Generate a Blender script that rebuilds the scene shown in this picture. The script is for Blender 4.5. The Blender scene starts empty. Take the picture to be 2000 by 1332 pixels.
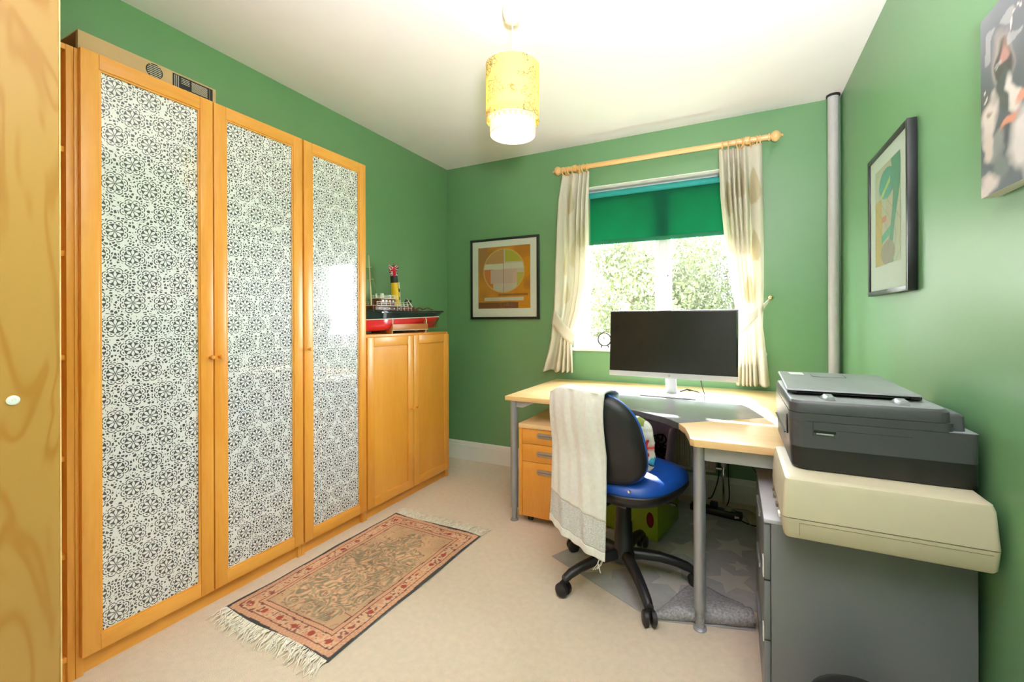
import bpy, bmesh, math, random
import numpy as np
from mathutils import Vector, Matrix
random.seed(7); RNG = np.random.default_rng(7)
PI = math.pi
SC = bpy.context.scene
COL = SC.collection

# ------------------------------------------------------------------ camera, sky, sun, exposure
CAM_POS = Vector((2.1778, -0.6253, 1.1433))
YAW, ROLL, PITCH = -0.44624, -0.00342, 0.0003
FPX, PPX, PPY = 846.12, 1028.04, 624.77            # focal length and principal point in a 2000x1332 frame
cam = bpy.data.cameras.new('camera'); cam_o = bpy.data.objects.new('camera', cam); COL.objects.link(cam_o)
fw = Vector((math.sin(YAW)*math.cos(PITCH), math.cos(YAW)*math.cos(PITCH), math.sin(PITCH)))
rt = Vector((math.cos(YAW), -math.sin(YAW), 0)); upv = rt.cross(fw)
r2 = rt*math.cos(ROLL)+upv*math.sin(ROLL); u2 = -rt*math.sin(ROLL)+upv*math.cos(ROLL)
M = Matrix((r2, u2, -fw)).transposed().to_4x4(); M.translation = CAM_POS
cam_o.matrix_world = M
cam.sensor_width = 36; cam.lens = FPX/2000*36
cam.shift_x = (1000-PPX)/2000; cam.shift_y = -(666-PPY)/2000
cam.clip_start = 0.02; cam.clip_end = 200
SC.camera = cam_o

SC.view_settings.view_transform = 'Standard'; SC.view_settings.look = 'None'
SC.view_settings.gamma = 1.0; SC.view_settings.use_curve_mapping = False
SC.view_settings.exposure = 0.82
SC.cycles.use_denoising = True
SC.cycles.max_bounces = 10; SC.cycles.diffuse_bounces = 6; SC.cycles.glossy_bounces = 4
SC.cycles.transmission_bounces = 6; SC.cycles.transparent_max_bounces = 12
SC.cycles.sample_clamp_indirect = 8.0
SC.cycles.caustics_reflective = False; SC.cycles.caustics_refractive = False

SKY_STRENGTH, SUN_ENERGY, LAMP_W, FILL_W = 24.0, 15.0, 2.2, 370.0
world = bpy.data.worlds.new('sky'); SC.world = world; world.use_nodes = True
wn = world.node_tree.nodes; wl = world.node_tree.links
bgn = wn['Background']; bgn.inputs['Color'].default_value = (0.86, 0.91, 1.0, 1); bgn.inputs['Strength'].default_value = SKY_STRENGTH

def light(name, kind, loc, energy, color=(1, 1, 1), **kw):
    l = bpy.data.lights.new(name, kind); l.energy = energy; l.color = color
    for k, v in kw.items(): setattr(l, k, v)
    o = bpy.data.objects.new(name, l); COL.objects.link(o); o.location = loc
    return o
# sun comes in through the window from the left, about 39 degrees high
SUN_AZ, SUN_EL = math.radians(14), math.radians(41.5)
sd = Vector((math.sin(SUN_AZ)*math.cos(SUN_EL), -math.cos(SUN_AZ)*math.cos(SUN_EL), -math.sin(SUN_EL)))
sun = light('sun', 'SUN', (0, 8, 6), SUN_ENERGY, (1.0, 0.95, 0.92), angle=math.radians(0.6))
sun.rotation_euler = sd.to_track_quat('-Z', 'Y').to_euler()
# added fill spot beside the camera, aimed up to brighten ceiling and room
fl = light('fill_spot', 'SPOT', (2.38, -0.72, 1.35), FILL_W, (0.99, 0.93, 1.0), spot_size=math.radians(150), spot_blend=1.0, shadow_soft_size=0.12)
fl.rotation_euler = Vector((0.05, 0.35, 1.0)).to_track_quat('-Z', 'Y').to_euler()

# ------------------------------------------------------------------ mesh helpers
class MB:
    def __init__(s): s.v = []; s.f = []
    def add(s, vs, fs):
        o = len(s.v); s.v += [tuple(p) for p in vs]; s.f += [tuple(i+o for i in f) for f in fs]; return s
    def box(s, x0, x1, y0, y1, z0, z1):
        vs = [(x, y, z) for x in (x0, x1) for y in (y0, y1) for z in (z0, z1)]
        return s.add(vs, [(0,1,3,2),(4,6,7,5),(0,4,5,1),(2,3,7,6),(0,2,6,4),(1,5,7,3)])
    def hexa(s, pts):   # 8 points: bottom 4 (ccw), top 4
        return s.add(pts, [(3,2,1,0),(4,5,6,7),(0,1,5,4),(1,2,6,5),(2,3,7,6),(3,0,4,7)])
    def cyl(s, p0, p1, r0, r1=None, n=16, cap=True):
        r1 = r0 if r1 is None else r1
        p0 = Vector(p0); p1 = Vector(p1); d = (p1-p0).normalized()
        a = d.orthogonal().normalized(); b = d.cross(a)
        vs = []
        for p, r in ((p0, r0), (p1, r1)):
            for i in range(n):
                t = 2*PI*i/n; vs.append(p+a*(r*math.cos(t))+b*(r*math.sin(t)))
        fs = [(i, (i+1) % n, n+(i+1) % n, n+i) for i in range(n)]
        if cap: fs += [tuple(range(n-1, -1, -1)), tuple(range(n, 2*n))]
        return s.add(vs, fs)
    def tube(s, path, r, n=8, closed=False):
        P = [Vector(p) for p in path]; m = len(P); rings = []
        rr = r if hasattr(r, '__len__') else [r]*m
        t0 = (P[1]-P[0]).normalized(); a = t0.orthogonal().normalized()
        vs = []
        for i, p in enumerate(P):
            if closed: t = (P[(i+1) % m]-P[i-1]).normalized()
            else: t = (P[min(i+1, m-1)]-P[max(i-1, 0)]).normalized()
            a = (a-t*a.dot(t)).normalized(); b = t.cross(a)
            vs += [p+a*(rr[i]*math.cos(2*PI*k/n))+b*(rr[i]*math.sin(2*PI*k/n)) for k in range(n)]
        fs = []
        for i in range(m if closed else m-1):
            j = (i+1) % m
            fs += [(i*n+k, i*n+(k+1) % n, j*n+(k+1) % n, j*n+k) for k in range(n)]
        if not closed: fs += [tuple(range(n-1, -1, -1)), tuple(range((m-1)*n, m*n))]
        return s.add(vs, fs)
    def lathe(s, prof, n=24, c=(0, 0, 0), axis='z', close=False):
        vs = []
        for r, h in prof:
            for i in range(n):
                t = 2*PI*i/n; x, y = r*math.cos(t), r*math.sin(t)
                p = {'z': (x, y, h), 'x': (h, x, y), 'y': (x, h, y)}[axis]
                vs.append((p[0]+c[0], p[1]+c[1], p[2]+c[2]))
        m = len(prof); fs = []
        for j in range(m if close else m-1):
            k = (j+1) % m
            fs += [(j*n+i, j*n+(i+1) % n, k*n+(i+1) % n, k*n+i) for i in range(n)]
        if not close:
            if prof[0][0] > 1e-6: fs.append(tuple(range(n-1, -1, -1)))
            if prof[-1][0] > 1e-6: fs.append(tuple(range((m-1)*n, m*n)))
        return s.add(vs, fs)
    def prism(s, pts, a0, a1, axis='z'):
        n = len(pts)
        def mk(p, h): return {'z': (p[0], p[1], h), 'y': (p[0], h, p[1]), 'x': (h, p[0], p[1])}[axis]
        vs = [mk(p, a0) for p in pts]+[mk(p, a1) for p in pts]
        return s.add(vs, [tuple(range(n-1, -1, -1)), tuple(range(n, 2*n))]+[(i, (i+1) % n, n+(i+1) % n, n+i) for i in range(n)])
    def grid(s, fn, nu, nv, closeu=False):
        vs = [fn(i/(nu if closeu else nu-1), j/(nv-1)) for j in range(nv) for i in range(nu)]
        fs = []
        for j in range(nv-1):
            for i in range(nu if closeu else nu-1):
                k = (i+1) % nu
                fs.append((j*nu+i, j*nu+k, (j+1)*nu+k, (j+1)*nu+i))
        return s.add(vs, fs)
    def sphere(s, c, r, n=16, m=10, sc=(1, 1, 1)):
        vs = [(c[0], c[1], c[2]-r*sc[2])]
        for j in range(1, m):
            ph = -PI/2+PI*j/m
            for i in range(n):
                t = 2*PI*i/n
                vs.append((c[0]+r*sc[0]*math.cos(ph)*math.cos(t), c[1]+r*sc[1]*math.cos(ph)*math.sin(t), c[2]+r*sc[2]*math.sin(ph)))
        vs.append((c[0], c[1], c[2]+r*sc[2])); L_ = len(vs)-1
        fs = [(0, 1+(i+1) % n, 1+i) for i in range(n)]
        for j in range(m-2):
            fs += [(1+j*n+i, 1+j*n+(i+1) % n, 1+(j+1)*n+(i+1) % n, 1+(j+1)*n+i) for i in range(n)]
        b = 1+(m-2)*n
        fs += [(b+i, b+(i+1) % n, L_) for i in range(n)]
        return s.add(vs, fs)
    def build(s, name, mat, parent=None, smooth=False, bevel=0, seg=2, sub=0, solid=0, doubles=0, recalc=True):
        me = bpy.data.meshes.new(name)
        bm = bmesh.new()
        bv = [bm.verts.new(p) for p in s.v]
        for f in s.f:
            try: bm.faces.new([bv[i] for i in f])
            except ValueError: pass
        if doubles: bmesh.ops.remove_doubles(bm, verts=bm.verts, dist=doubles)
        if recalc: bmesh.ops.recalc_face_normals(bm, faces=bm.faces)
        if bevel:
            es = [e for e in bm.edges if len(e.link_faces) == 2 and e.calc_face_angle(0) > math.radians(35)]
            bmesh.ops.bevel(bm, geom=es, offset=bevel, segments=seg, affect='EDGES', profile=0.5, clamp_overlap=True)
        bm.to_mesh(me); bm.free()
        me.materials.append(M_(mat))
        if smooth or bevel:
            for p in me.polygons: p.use_smooth = True
            if hasattr(me, 'set_sharp_from_angle'): me.set_sharp_from_angle(angle=math.radians(40))
        o = bpy.data.objects.new(name, me); COL.objects.link(o)
        if parent: o.parent = parent
        if solid:
            m = o.modifiers.new('solid', 'SOLIDIFY'); m.thickness = solid; m.offset = 0
        if sub:
            m = o.modifiers.new('sub', 'SUBSURF'); m.levels = sub; m.render_levels = sub
        return o

def tag(o, label, cat, group=None):
    o['label'] = label; o['category'] = cat
    if group: o['group'] = group
    return o
def thing(name, label, cat, loc=(0, 0, 0), rz=0, group=None):
    o = bpy.data.objects.new(name, None); COL.objects.link(o); o.empty_display_size = 0.05
    o.location = loc; o.rotation_euler = (0, 0, rz)
    return tag(o, label, cat, group)
def struct(o): o['kind'] = 'structure'; return o
def copy_tree(o, parent=None):
    kids = list(o.children)
    c = o.copy(); COL.objects.link(c)
    if parent: c.parent = parent
    for k in kids: copy_tree(k, c)
    return c
def paint(o, fn):
    """flat print: colour attribute from fn(array of local coordinates) -> rgb (linear)"""
    me = o.data; n = len(me.vertices); co = np.empty(n*3); me.vertices.foreach_get('co', co); co = co.reshape(-1, 3)
    rgb = np.clip(fn(co), 0, 1); at = me.color_attributes.new('Print', 'FLOAT_COLOR', 'POINT')
    at.data.foreach_set('color', np.concatenate([rgb, np.ones((n, 1))], 1).astype(np.float32).ravel())
def text_mesh(body, size, name, mat, parent, matrix, align='CENTER', depth=0.0003):
    cu = bpy.data.curves.new(name, 'FONT'); cu.body = body; cu.size = size; cu.align_x = align; cu.align_y = 'CENTER'; cu.extrude = depth
    t = bpy.data.objects.new(name, cu); COL.objects.link(t)
    dg = bpy.context.evaluated_depsgraph_get(); me = bpy.data.meshes.new_from_object(t.evaluated_get(dg))
    bpy.data.objects.remove(t); me.transform(matrix); me.materials.clear(); me.materials.append(M_(mat))
    o = bpy.data.objects.new(name, me); COL.objects.link(o); o.parent = parent
    return o
def sm(t): t = max(0, min(1, t)); return t*t*(3-2*t)
def interp(x, xs, ys): return float(np.interp(x, xs, ys))

# ------------------------------------------------------------------ materials
MATS = {}
def M_(n): return MATS[n] if isinstance(n, str) else n
def new_mat(name):
    m = bpy.data.materials.new(name); m.use_nodes = True; MATS[name] = m
    return m, m.node_tree.nodes, m.node_tree.links, m.node_tree.nodes['Principled BSDF']
def lin(r, g, b):
    f = lambda c: (c/255/12.92) if c/255 <= 0.04045 else ((c/255+0.055)/1.055)**2.4
    return (f(r), f(g), f(b))
def mat(name, col, rough=0.5, metal=0.0, var=0.06, nscale=30, bump=0.0, bscale=200, spec=0.5, coat=0.0, stretch=(1, 1, 1), sheen=0.0, trans=0.0):
    m, N, L, B = new_mat(name)
    tc = N.new('ShaderNodeTexCoord'); mp = N.new('ShaderNodeMapping'); mp.inputs['Scale'].default_value = stretch
    L.new(tc.outputs['Object'], mp.inputs['Vector'])
    nz = N.new('ShaderNodeTexNoise'); nz.inputs['Scale'].default_value = nscale; nz.inputs['Detail'].default_value = 4
    L.new(mp.outputs['Vector'], nz.inputs['Vector'])
    cr = N.new('ShaderNodeValToRGB')
    cr.color_ramp.elements[0].position = 0.3; cr.color_ramp.elements[1].position = 0.7
    cr.color_ramp.elements[0].color = (*[c*(1-var) for c in col], 1); cr.color_ramp.elements[1].color = (*[min(1, c*(1+var)) for c in col], 1)
    L.new(nz.outputs['Fac'], cr.inputs['Fac']); L.new(cr.outputs['Color'], B.inputs['Base Color'])
    B.inputs['Roughness'].default_value = rough; B.inputs['Metallic'].default_value = metal
    B.inputs['Specular IOR Level'].default_value = spec; B.inputs['Coat Weight'].default_value = coat; B.inputs['Coat Roughness'].default_value = 0.08
    if sheen: B.inputs['Sheen Weight'].default_value = sheen
    if bump:
        n2 = N.new('ShaderNodeTexNoise'); n2.inputs['Scale'].default_value = bscale; n2.inputs['Detail'].default_value = 3
        L.new(mp.outputs['Vector'], n2.inputs['Vector'])
        bp = N.new('ShaderNodeBump'); bp.inputs['Strength'].default_value = bump; bp.inputs['Distance'].default_value = 0.004
        L.new(n2.outputs['Fac'], bp.inputs['Height']); L.new(bp.outputs['Normal'], B.inputs['Normal'])
    if trans:
        tl = N.new('ShaderNodeBsdfTranslucent'); L.new(cr.outputs['Color'], tl.inputs['Color'])
        mx = N.new('ShaderNodeMixShader'); mx.inputs[0].default_value = trans
        L.new(B.outputs[0], mx.inputs[1]); L.new(tl.outputs[0], mx.inputs[2]); L.new(mx.outputs[0], N['Material Output'].inputs[0])
    return m
def wood(name, c1, c2, axis='z', scale=1.0, rough=0.35, wave=6, coat=0.15):
    """veneer with long grain along axis and broad figure"""
    m, N, L, B = new_mat(name)
    tc = N.new('ShaderNodeTexCoord'); mp = N.new('ShaderNodeMapping')
    k = {'x': (0.12, 1, 1), 'y': (1, 0.12, 1), 'z': (1, 1, 0.12)}[axis]
    mp.inputs['Scale'].default_value = tuple(scale*a for a in k); L.new(tc.outputs['Object'], mp.inputs['Vector'])
    nz = N.new('ShaderNodeTexNoise'); nz.inputs['Scale'].default_value = wave; nz.inputs['Detail'].default_value = 5; nz.inputs['Distortion'].default_value = 1.2
    fine = N.new('ShaderNodeTexNoise'); fine.inputs['Scale'].default_value = 90; fine.inputs['Detail'].default_value = 3
    L.new(mp.outputs['Vector'], nz.inputs['Vector']); L.new(mp.outputs['Vector'], fine.inputs['Vector'])
    ad = N.new('ShaderNodeMath'); ad.operation = 'MULTIPLY_ADD'; ad.inputs[1].default_value = 0.35
    L.new(fine.outputs['Fac'], ad.inputs[0]); L.new(nz.outputs['Fac'], ad.inputs[2])
    cr = N.new('ShaderNodeValToRGB'); cr.color_ramp.elements[0].position = 0.45; cr.color_ramp.elements[1].position = 0.9
    cr.color_ramp.elements[0].color = (*c1, 1); cr.color_ramp.elements[1].color = (*c2, 1)
    L.new(ad.outputs[0], cr.inputs['Fac']); L.new(cr.outputs['Color'], B.inputs['Base Color'])
    B.inputs['Roughness'].default_value = rough; B.inputs['Coat Weight'].default_value = coat; B.inputs['Coat Roughness'].default_value = 0.25
    return m
def mathn(N, L, op, a, b=None, c=None):
    n = N.new('ShaderNodeMath'); n.operation = op
    for i, x in enumerate((a, b, c)):
        if x is None: continue
        if isinstance(x, (int, float)): n.inputs[i].default_value = x
        else: L.new(x, n.inputs[i])
    return n.outputs[0]

# room
mat('wall_green', (0.142, 0.320, 0.142), 0.37, var=0.02, nscale=3, bump=0.03, bscale=160, spec=0.9)
mat('ceiling_white', (0.90, 0.855, 0.895), 0.8, var=0.015, nscale=4, bump=0.05, bscale=80)
mat('white_gloss', (0.84, 0.83, 0.80), 0.3, var=0.02, nscale=8)
mat('frame_white', (0.86, 0.87, 0.88), 0.25, var=0.015, nscale=8)
mat('carpet', (0.77, 0.635, 0.50), 0.95, var=0.045, nscale=40, bump=0.8, bscale=420, sheen=0.2)
mat('brick_out', (0.50, 0.36, 0.28), 0.9, var=0.2, nscale=12)
# timber
wood('birch_z', (0.72, 0.285, 0.028), (0.84, 0.40, 0.072), 'z')
wood('birch_y', (0.72, 0.285, 0.028), (0.84, 0.40, 0.072), 'y')
wood('birch_x', (0.80, 0.50, 0.20), (0.90, 0.64, 0.34), 'x')
wood('birch_panel', (0.72, 0.285, 0.028), (0.82, 0.38, 0.062), 'z', wave=3.2, rough=0.28, coat=0.3)
wood('pole_pine', (0.72, 0.42, 0.15), (0.84, 0.56, 0.26), 'x', wave=14, rough=0.3)
wood('mahogany', (0.14, 0.035, 0.018), (0.24, 0.065, 0.03), 'y', wave=20, rough=0.3)
wood('stand_wood', (0.46, 0.16, 0.04), (0.58, 0.24, 0.07), 'y', wave=14, rough=0.35)
def plywood():
    m, N, L, B = new_mat('plywood')
    tc = N.new('ShaderNodeTexCoord'); mp = N.new('ShaderNodeMapping'); mp.inputs['Scale'].default_value = (1, 7.0, 1.3)
    L.new(tc.outputs['Object'], mp.inputs['Vector'])
    wv = N.new('ShaderNodeTexNoise'); wv.inputs['Scale'].default_value = 1.5; wv.inputs['Detail'].default_value = 2.2; wv.inputs['Distortion'].default_value = 0.6
    L.new(mp.outputs['Vector'], wv.inputs['Vector'])
    s = mathn(N, L, 'MULTIPLY', wv.outputs['Fac'], 38.0); s = mathn(N, L, 'SINE', s)
    s = mathn(N, L, 'POWER', mathn(N, L, 'MAXIMUM', mathn(N, L, 'MULTIPLY_ADD', s, 0.5, 0.5), 0.0), 6.0)
    fine = N.new('ShaderNodeTexNoise'); fine.inputs['Scale'].default_value = 60; L.new(mp.outputs['Vector'], fine.inputs['Vector'])
    s = mathn(N, L, 'MULTIPLY_ADD', fine.outputs['Fac'], 0.10, s)
    cr = N.new('ShaderNodeValToRGB'); cr.color_ramp.elements[0].position = 0.05; cr.color_ramp.elements[1].position = 1.05
    cr.color_ramp.elements[0].color = (0.42, 0.232, 0.052, 1); cr.color_ramp.elements[1].color = (0.37, 0.175, 0.026, 1)
    L.new(s, cr.inputs['Fac']); L.new(cr.outputs['Color'], B.inputs['Base Color']); B.inputs['Roughness'].default_value = 0.35
plywood()
def lace():
    """white crochet-lace print, opaque dark colour standing in for the unlit interior behind, hexagonal lattice of ten-petalled rosettes"""
    m, N, L, B = new_mat('lace_glass')
    mt = lambda op, a, b=None, c=None: mathn(N, L, op, a, b, c)
    tc = N.new('ShaderNodeTexCoord'); sp = N.new('ShaderNodeSeparateXYZ'); L.new(tc.outputs['Object'], sp.inputs[0])
    u, v = sp.outputs['Y'], sp.outputs['Z']
    def local(ou, ov):
        x = mt('WRAP', mt('ADD', u, ou), 0.048, -0.048); y = mt('WRAP', mt('ADD', v, ov), 0.0805, -0.0805)
        return x, y, mt('SQRT', mt('ADD', mt('MULTIPLY', x, x), mt('MULTIPLY', y, y)))
    xa, ya, ra = local(0.0, 0.0); xb, yb, rb = local(0.048, 0.0805)
    sel = mt('LESS_THAN', ra, rb); inv = mt('SUBTRACT', 1.0, sel)
    x = mt('ADD', mt('MULTIPLY', xa, sel), mt('MULTIPLY', xb, inv)); y = mt('ADD', mt('MULTIPLY', ya, sel), mt('MULTIPLY', yb, inv))
    r = mt('MINIMUM', ra, rb); th = mt('ARCTAN2', y, x)
    # eight petals
    ang = mt('ABSOLUTE', mt('WRAP', th, PI/8, -PI/8)); lat = mt('MULTIPLY', ang, r)
    t = mt('DIVIDE', mt('SUBTRACT', r, 0.0030), 0.0215)
    w = mt('MULTIPLY', mt('SINE', mt('MULTIPLY', mt('POWER', mt('MAXIMUM', t, 0.0), 1.3), PI)), 0.0043)
    notpetal = mt('GREATER_THAN', lat, w)
    disc = mt('LESS_THAN', r, 0.0245); core = mt('MULTIPLY', mt('GREATER_THAN', r, 0.0026), 1.0)
    ring0 = mt('MULTIPLY', mt('GREATER_THAN', r, 0.0026), mt('LESS_THAN', r, 0.0036))
    d_in = mt('MULTIPLY', mt('MULTIPLY', disc, notpetal), mt('SUBTRACT', 1.0, ring0))
    # scalloped border of eight lobes
    lob = mt('ABSOLUTE', mt('COSINE', mt('MULTIPLY', mt('ADD', th, PI/8), 4.0)))
    R = mt('MULTIPLY_ADD', lob, 0.0052, 0.0325)
    arc = mt('MULTIPLY', mt('GREATER_THAN', r, mt('SUBTRACT', R, 0.0030)), mt('LESS_THAN', r, R))
    arc = mt('MULTIPLY', arc, mt('GREATER_THAN', lob, 0.28))
    a16 = mt('COSINE', mt('MULTIPLY', th, 16.0))
    band = mt('MULTIPLY', mt('GREATER_THAN', r, 0.0268), mt('LESS_THAN', r, 0.0302))
    dots = mt('MULTIPLY', band, mt('GREATER_THAN', a16, 0.05))
    # mesh between the rosettes
    vo = N.new('ShaderNodeTexVoronoi'); vo.feature = 'DISTANCE_TO_EDGE'; vo.inputs['Scale'].default_value = 98; vo.inputs['Randomness'].default_value = 0.7
    cb = N.new('ShaderNodeCombineXYZ'); L.new(u, cb.inputs[0]); L.new(v, cb.inputs[1]); L.new(cb.outputs[0], vo.inputs['Vector'])
    outer = mt('MULTIPLY', mt('GREATER_THAN', r, mt('ADD', R, 0.0030)), mt('GREATER_THAN', vo.outputs['Distance'], 0.155))
    d = mt('MINIMUM', mt('ADD', mt('ADD', d_in, arc), mt('ADD', dots, outer)), 1.0)
    mx = N.new('ShaderNodeMix'); mx.data_type = 'RGBA'
    mx.inputs['A'].default_value = (0.80, 0.80, 0.82, 1); mx.inputs['B'].default_value = (0.055, 0.055, 0.065, 1)
    L.new(d, mx.inputs['Factor']); L.new(mx.outputs['Result'], B.inputs['Base Color'])
    B.inputs['Roughness'].default_value = 0.45; B.inputs['Coat Weight'].default_value = 1.0; B.inputs['Coat Roughness'].default_value = 0.06
    B.inputs['Coat IOR'].default_value = 1.6
lace()
def printed(name, rough=0.6, coat=0.0, bump=0.0, bscale=300, trans=0.0):
    m, N, L, B = new_mat(name)
    at = N.new('ShaderNodeVertexColor'); at.layer_name = 'Print'
    nz = N.new('ShaderNodeTexNoise'); nz.inputs['Scale'].default_value = bscale; tc = N.new('ShaderNodeTexCoord'); L.new(tc.outputs['Object'], nz.inputs['Vector'])
    hs = N.new('ShaderNodeHueSaturation'); L.new(at.outputs['Color'], hs.inputs['Color'])
    L.new(mathn(N, L, 'MULTIPLY_ADD', nz.outputs['Fac'], 0.12, 0.94), hs.inputs['Value']); L.new(hs.outputs[0], B.inputs['Base Color'])
    B.inputs['Roughness'].default_value = rough; B.inputs['Coat Weight'].default_value = coat; B.inputs['Coat Roughness'].default_value = 0.03
    if bump:
        bp = N.new('ShaderNodeBump'); bp.inputs['Strength'].default_value = bump; bp.inputs['Distance'].default_value = 0.003
        L.new(nz.outputs['Fac'], bp.inputs['Height']); L.new(bp.outputs['Normal'], B.inputs['Normal'])
    if trans:
        tl = N.new('ShaderNodeBsdfTranslucent'); L.new(hs.outputs[0], tl.inputs['Color'])
        mx = N.new('ShaderNodeMixShader'); mx.inputs[0].default_value = trans
        L.new(B.outputs[0], mx.inputs[1]); L.new(tl.outputs[0], mx.inputs[2]); L.new(mx.outputs[0], N['Material Output'].inputs[0])
printed('print_paper', 0.5, coat=0.35); printed('print_canvas', 0.35, coat=0.25); printed('print_rug', 0.95, bump=0.6, bscale=500)
printed('print_cloth', 0.9, bump=0.2, bscale=600); printed('print_curtain', 0.9, bump=0.15, bscale=500, trans=0.42)
# cloth, plastics, metals
mat('towel', (0.92, 0.90, 0.90), 0.95, var=0.04, nscale=60, bump=0.5, bscale=700, sheen=0.3)
mat('towel_band', (0.74, 0.74, 0.75), 0.95, var=0.25, nscale=160, bump=0.8, bscale=300, stretch=(1, 1, 2.5))
mat('tieback', (0.82, 0.78, 0.68), 0.9, var=0.03, bump=0.15, bscale=500, trans=0.1)
mat('blind_green', (0.005, 0.19, 0.10), 0.8, var=0.05, nscale=8, trans=0.62)
mat('blind_tube', (0.01, 0.30, 0.28), 0.6, var=0.04)
mat('blind_bar', (0.005, 0.16, 0.08), 0.7, var=0.05)
mat('black_plastic', (0.012, 0.012, 0.013), 0.42, var=0.15, bump=0.08, bscale=500)
mat('black_gloss', (0.006, 0.006, 0.007), 0.12, var=0.1)
mat('dark_hole', (0.004, 0.004, 0.004), 0.9)
mat('screen', (0.014, 0.016, 0.014), 0.22, var=0.05, spec=0.5)
mat('silver', (0.62, 0.62, 0.63), 0.35, metal=0.0, var=0.03)
mat('chrome', (0.75, 0.75, 0.76), 0.2, metal=1.0, var=0.03)
mat('brass', (0.75, 0.60, 0.30), 0.18, metal=1.0, var=0.05)
mat('steel_handle', (0.42, 0.36, 0.30), 0.35, metal=0.6, var=0.08, stretch=(1, 1, 12))
mat('leg_silver', (0.36, 0.38, 0.41), 0.32, metal=0.55, var=0.03)
mat('apron_grey', (0.40, 0.43, 0.45), 0.4, metal=0.2, var=0.03)
mat('insert_grey', (0.20, 0.205, 0.215), 0.24, var=0.03, nscale=60)
mat('insert_edge', (0.055, 0.055, 0.062), 0.5, var=0.05)
mat('blue_vinyl', (0.006, 0.060, 0.33), 0.35, var=0.06, nscale=20, bump=0.08, bscale=400)
mat('blue_piping', (0.01, 0.09, 0.42), 0.4)
mat('conduit', (0.50, 0.50, 0.50), 0.4, var=0.03)
mat('radiator', (0.58, 0.53, 0.42), 0.45, var=0.03)
mat('valve_white', (0.62, 0.60, 0.55), 0.4)
mat('lavender', (0.52, 0.40, 0.64), 0.4, var=0.05, trans=0.15)
mat('lime', (0.27, 0.36, 0.010), 0.45, var=0.06)
mat('red_toy', (0.55, 0.02, 0.015), 0.4)
mat('mat_back', (0.34, 0.34, 0.35), 0.98, var=0.35, nscale=120, bump=0.8, bscale=350)
mat('mat_grey', (0.42, 0.41, 0.40), 0.95, var=0.08, nscale=20, bump=0.4, bscale=500)
mat('mat_star', (0.58, 0.56, 0.50), 0.95, var=0.05, nscale=20, bump=0.4, bscale=500)
mat('cabinet_grey', (0.155, 0.17, 0.175), 0.38, var=0.03, nscale=6)
mat('cabinet_top_lit', (0.42, 0.44, 0.47), 0.35, var=0.03)  # cabinet grey lightened for the top, daylight on it put into the colour
mat('label_white', (0.85, 0.85, 0.84), 0.5)
mat('scanner_beige', (0.56, 0.51, 0.365), 0.42, var=0.03, nscale=10, bump=0.05, bscale=700)
mat('scanner_seam', (0.18, 0.15, 0.09), 0.7)
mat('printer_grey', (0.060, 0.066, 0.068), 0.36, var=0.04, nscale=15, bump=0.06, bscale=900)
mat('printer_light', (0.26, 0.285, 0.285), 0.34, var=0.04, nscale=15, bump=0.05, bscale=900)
mat('printer_black', (0.012, 0.014, 0.013), 0.42, var=0.1, bump=0.06, bscale=900)
mat('cardboard', (0.50, 0.335, 0.175), 0.85, var=0.05, nscale=12)
mat('ink_black', (0.015, 0.014, 0.014), 0.7)
mat('ink_pale', (0.62, 0.56, 0.46), 0.7)
mat('frame_black', (0.010, 0.012, 0.012), 0.35, var=0.1)
mat('mount_white', (0.80, 0.79, 0.76), 0.8, var=0.01)
mat('hull_black', (0.010, 0.014, 0.022), 0.12, var=0.1, coat=0.6)
mat('hull_red', (0.72, 0.012, 0.025), 0.22, var=0.05, coat=0.5)
mat('paint_white', (0.80, 0.78, 0.74), 0.4)
mat('funnel_yellow', (0.80, 0.52, 0.01), 0.35)
mat('funnel_black', (0.02, 0.02, 0.02), 0.5)
mat('mast_cream', (0.72, 0.66, 0.38), 0.45)
mat('deck_brown', (0.22, 0.07, 0.045), 0.55, var=0.2, nscale=60)
mat('fringe', (0.84, 0.77, 0.67), 0.95, var=0.15, nscale=80)
mat('rose_white', (0.70, 0.67, 0.60), 0.5)
mat('leaf_green', (0.082, 0.092, 0.036), 0.6, var=0.5, nscale=2.5, trans=0.35)
mat('bark', (0.20, 0.15, 0.10), 0.9, var=0.3, nscale=15)
mat('house_render', (0.78, 0.76, 0.72), 0.9, var=0.05)
mat('roof_tile', (0.55, 0.48, 0.44), 0.9, var=0.2, nscale=20)
mat('grass_out', (0.20, 0.28, 0.09), 0.95, var=0.3, nscale=3)
mat('cable_black', (0.01, 0.01, 0.01), 0.5)
mat('cable_grey', (0.38, 0.36, 0.32), 0.5)
mat('cotton_black', (0.008, 0.008, 0.012), 0.8, var=0.4, nscale=40)
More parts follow.
